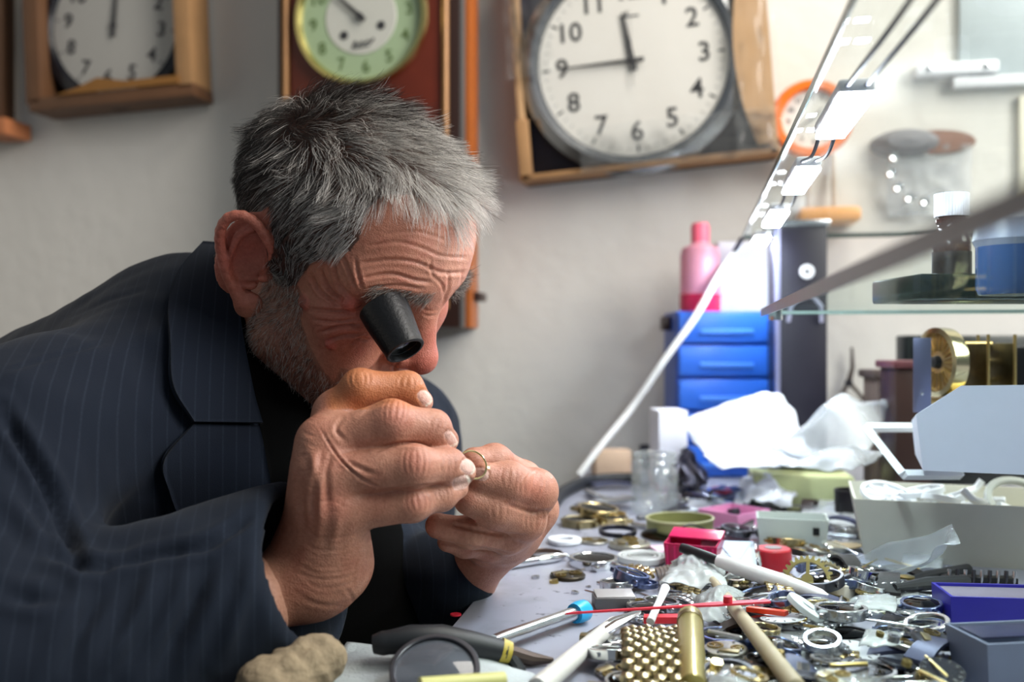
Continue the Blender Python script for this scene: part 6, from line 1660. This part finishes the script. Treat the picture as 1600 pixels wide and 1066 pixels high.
# ------------------------------------------------------------------ the loose heap of watch parts
rh = random.Random(21)
USED = set()
def rel(px, py, base):
    for ax_, ay_, sh in sorted(ANCH, key=lambda a: (a[0] - px) ** 2 + 3 * (a[1] - py) ** 2)[:14]:
        dx, dy = px - ax_, py - ay_
        w = ('right of' if dx > 0 else 'left of') if abs(dx) > 1.6 * abs(dy) else ('in front of' if dy > 0 else 'behind')
        lb = f'{base} {w} the {sh}'
        if lb not in USED and len(lb.split()) <= 16: USED.add(lb); return lb
    return f'{base} in the heap'
SEEN = []
def free_spot(poly, mind):
    for _ in range(60):
        xs = [p[0] for p in poly]; ys = [p[1] for p in poly]
        x, y = rh.uniform(min(xs), max(xs)), rh.uniform(min(ys), max(ys))
        if in_poly(np.array([[x, y]]), poly)[0] and all((x - a) ** 2 + 2.2 * (y - b) ** 2 > mind ** 2 for a, b in SEEN):
            SEEN.append((x, y)); return x, y
    return None
LEATH = mat('black_leather', srgb(30, 26, 26), .5, var=.2, scale=200, bump=.2)
BLUEST = mat('blued_steel', srgb(120, 132, 168), .25, .9, var=.2, scale=150)
PEARL = mat('pearl_dial', srgb(208, 210, 216), .25, var=.05); DARKD = mat('dark_dial', srgb(36, 38, 48), .25, var=.1); GREEND = mat('green_dial', srgb(120, 122, 80), .4, var=.1)
CASES = [('steel', STEEL), ('steel', STEEL), ('chrome', CHROME), ('chrome', CHROME), ('dark steel', DSTEEL), ('gold', GOLD), ('blued steel', BLUEST)]
def filler(kind, px, py, lay):
    s_ = Tscale(px, py); dz = lay + .0006
    tx, ty, rz = rh.uniform(-.25, .25) * (1 if lay else .3), rh.uniform(-.25, .25) * (1 if lay else .3), rh.uniform(0, 6.28)
    if lay == 0: dz += .003
    if kind == 'case':
        nm, m_ = rh.choice(CASES); dn, d_ = rh.choice([('pale', PEARL), ('dark', DARKD), ('cream', MATS['dial_cream'])])
        watch('watch_case', rel(px, py, f'loose {nm} watch case with {dn} dial'), px, py, rh.uniform(.011, .017), rh.uniform(.005, .008), m_, d_, dz, rz, tx, ty, hands=rh.random() < .5, group='loose watch cases in the heap')
    elif kind == 'movement':
        movement('watch_movement', rel(px, py, 'loose round watch movement'), px, py, rh.uniform(.010, .014), rh.uniform(.004, .006), rh.choice([MATS['nickel'], MATS['nickel2'], MATS['black_plate'], DSTEEL]), dz, rz, tx, group='loose movements in the heap')
    elif kind == 'ring':
        nm, m_ = rh.choice(CASES + [('white', WHITEP), ('black', BLACKP)]); r = rh.uniform(.009, .016)
        o = ring_mb(r, r * rh.uniform(.72, .9), rh.uniform(.0015, .004), 30).build('bezel_ring', m_); solo(o, rel(px, py, f'loose {nm} bezel ring'), 'ring', px, py, dz, rz, tx, ty, 'loose bezel rings in the heap')
    elif kind == 'dial':
        nm, m_ = rh.choice([('pale', PEARL), ('dark', DARKD), ('olive', GREEND), ('gold', GOLD)]); r = rh.uniform(.010, .015)
        o = put('watch_dial', rel(px, py, f'loose round {nm} watch dial'), 'watch dial', px, py, dz, rz, 'loose dials in the heap', tx, ty)
        disc_mb(r, .0008, 28).build('plate', m_, o)
        for k in range(12): MB().box((0, r * .82, .0009), (r * .06, r * .2, .0003), Matrix.Rotation(k * math.pi / 6, 4, 'Z')).build('hour_mark', INK if m_ is not DARKD else STEEL, o, smooth=0)
    elif kind == 'link':
        a = rh.uniform(0, 3.14); L_ = rh.uniform(.03, .055); p = T(px, py, dz + .002); d = Vector((math.cos(a), math.sin(a), 0)) * L_ / 2
        nm, m_ = rh.choice([('steel', STEEL), ('steel', STEEL), ('gold', GOLD), ('dark steel', DSTEEL)])
        bracelet('bracelet_piece', rel(px, py, f'short piece of {nm} link bracelet'), [p - d, p + Vector((d.y * .25, -d.x * .25, .003)), p + d], rh.uniform(.012, .02), m_, 3, .0028, pitch=.005, group='bracelet pieces in the heap')
    elif kind == 'gear':
        r = rh.uniform(.006, .012); o = gear_mb(r, 24, r * .09, .0012, .2, 4).build('loose_gear', rh.choice([BRASS, STEEL, DSTEEL, STEEL])); solo(o, rel(px, py, 'small loose toothed wheel'), 'gear', px, py, dz, rz, tx, ty, 'loose wheels in the heap')
    elif kind == 'strap':
        L_ = rh.uniform(.035, .06); b = rh.uniform(.004, .010)
        mb = MB(); n = 10; w = .008
        vs = []
        for i in range(n + 1):
            u = i / n; x = (u - .5) * L_; z = b * 4 * u * (1 - u); ww = w * (1 - .25 * u)
            vs += [(x, -ww, z), (x, ww, z), (x, ww, z + .0022), (x, -ww, z + .0022)]
        fs = [(4 * i + k, 4 * i + (k + 1) % 4, 4 * i + 4 + (k + 1) % 4, 4 * i + 4 + k) for i in range(n) for k in range(4)] + [(3, 2, 1, 0), (4 * n, 4 * n + 1, 4 * n + 2, 4 * n + 3)]
        nm, m_ = rh.choice([('black leather', LEATH), ('brown leather', WOODD), ('grey rubber', MATS['slate'])])
        o = mb.add(vs, fs).build('watch_strap', m_); solo(o, rel(px, py, f'piece of {nm} watch strap'), 'watch strap', px, py, dz, rz, 0, 0, 'strap pieces in the heap')
    elif kind == 'crystal':
        r = rh.uniform(.011, .017); o = MB().lathe([(0, .003), (r * .5, .0027), (r * .9, .0012), (r, 0), (r * .97, -.0004), (r * .6, .0016), (0, .002)], 30).build('watch_crystal', JARC); solo(o, rel(px, py, 'loose clear watch crystal'), 'watch crystal', px, py, dz + .001, rz, tx, ty, 'loose crystals in the heap')
    elif kind == 'back':
        r = rh.uniform(.011, .016); nm, m_ = rh.choice(CASES); o = MB().lathe([(0, .0018), (r * .7, .0018), (r * .76, .0012), (r * .9, .0012), (r, .0004), (r, 0), (0, 0)], 30).build('case_back', m_); solo(o, rel(px, py, f'loose {nm} watch back'), 'case back', px, py, dz, rz, tx, ty, 'loose case backs in the heap')
    elif kind == 'pin':
        L_ = rh.uniform(.015, .04); nm, m_ = rh.choice([('steel', STEEL), ('brass', BRASS), ('dark', DSTEEL)]); r = rh.uniform(.0006, .0016)
        o = MB().lathe([(0, 0), (r, 0), (r, L_ * .96), (r * .5, L_), (0, L_)], 8, TR((-L_ / 2, 0, r), ry=rd(90))).build('spring_bar', m_); solo(o, rel(px, py, f'thin loose {nm} rod'), 'rod', px, py, dz, rz, 0, 0, 'loose rods in the heap')
    elif kind == 'crown':
        r = rh.uniform(.002, .0035); o = gear_mb(r, 12, r * .15, r * 1.2, .5, 2).build('watch_crown', rh.choice([STEEL, BRASS, GOLD])); solo(o, rel(px, py, 'tiny loose ribbed crown'), 'crown', px, py, dz, rz, tx, ty, 'tiny crowns in the heap')
    elif kind == 'film':
        o = crumple('film_scrap', CRINK, [(px - 34, py + 10), (px + 30, py + 14), (px + 34, py - 12), (px - 28, py - 14)], lay, .004, rh.randint(60, 900), 16, h0=.005, fold=22, dome=.003); tag(o, rel(px, py, 'scrap of crinkled clear film'), 'film', 'film scraps in the heap')
FRONT = [(1110, 1000), (1180, 905), (1330, 905), (1470, 925), (1460, 985), (1500, 1066), (1440, 1100), (1050, 1100), (1100, 1040)]
FRONT2 = [(935, 1100), (950, 1030), (985, 975), (1060, 985), (1100, 1040), (1060, 1100)]
MIDZ = [(940, 930), (985, 890), (1060, 905), (1180, 900), (1180, 935), (1050, 945), (1010, 965)]
BACKZ = [(1030, 800), (1075, 780), (1180, 795), (1330, 830), (1345, 870), (1300, 905), (1250, 875), (1190, 840), (1080, 830)]
RIGHT = [(1180, 905), (1360, 880), (1440, 925), (1460, 960), (1300, 960), (1180, 940)]
def fill(poly, n, mind, kinds, layers):
    SEEN.clear()
    for i in range(n):
        q = free_spot(poly, mind)
        if q is None: continue
        filler(rh.choice(kinds), q[0], q[1], rh.choice(layers))
BIG = ['case', 'case', 'case', 'ring', 'back', 'movement', 'dial', 'link', 'strap', 'crystal', 'pin', 'back', 'case', 'dial', 'movement', 'film']
fill(FRONT, 46, 34, BIG, (0, 0)); fill(FRONT, 46, 34, BIG, (.008, .014))
fill(FRONT, 30, 24, ['pin', 'gear', 'crown', 'ring', 'crown'], (.016, .02))
fill(FRONT2, 22, 28, ['case', 'back', 'link', 'strap', 'pin', 'movement', 'ring'], (0, .006))
fill(MIDZ, 24, 20, ['case', 'ring', 'movement', 'gear', 'pin', 'back', 'crown', 'link'], (0, .005))
fill(BACKZ, 34, 20, ['case', 'ring', 'strap', 'dial', 'movement', 'pin', 'back', 'crystal', 'strap'], (0, .004))
fill(RIGHT, 30, 24, BIG, (0, .006)); fill(RIGHT, 16, 24, ['case', 'pin', 'gear', 'crystal', 'link', 'ring'], (.01, .012))
BACK2 = [(1040, 775), (1110, 760), (1160, 770), (1150, 795), (1060, 800)]
fill(BACK2, 14, 16, ['case', 'ring', 'back', 'gear', 'link', 'pin'], (0, .005))
EDGEZ = [(1190, 795), (1290, 795), (1340, 815), (1335, 845), (1300, 850), (1295, 815)]
fill(EDGEZ, 14, 18, ['strap', 'strap', 'case', 'back', 'dial', 'film'], (0, .004))
LEFTZ = [(830, 905), (960, 865), (1000, 880), (960, 930), (900, 935)]
fill(LEFTZ, 9, 22, ['crown', 'pin', 'crown'], (-.002, -.002))
CREVZ = [(1300, 905), (1400, 880), (1460, 890), (1460, 930), (1330, 930)]
fill(CREVZ, 14, 22, ['strap', 'case', 'link', 'pin', 'film'], (0, .005))
o = disc_mb(.016, .001, 30).build('gold_disc', mat('pale_gold_disc', srgb(206, 184, 140), .35, .7, var=.1)); solo(o, 'pale gold disc right of the milky white tray', 'disc', 1318, 852, .004)
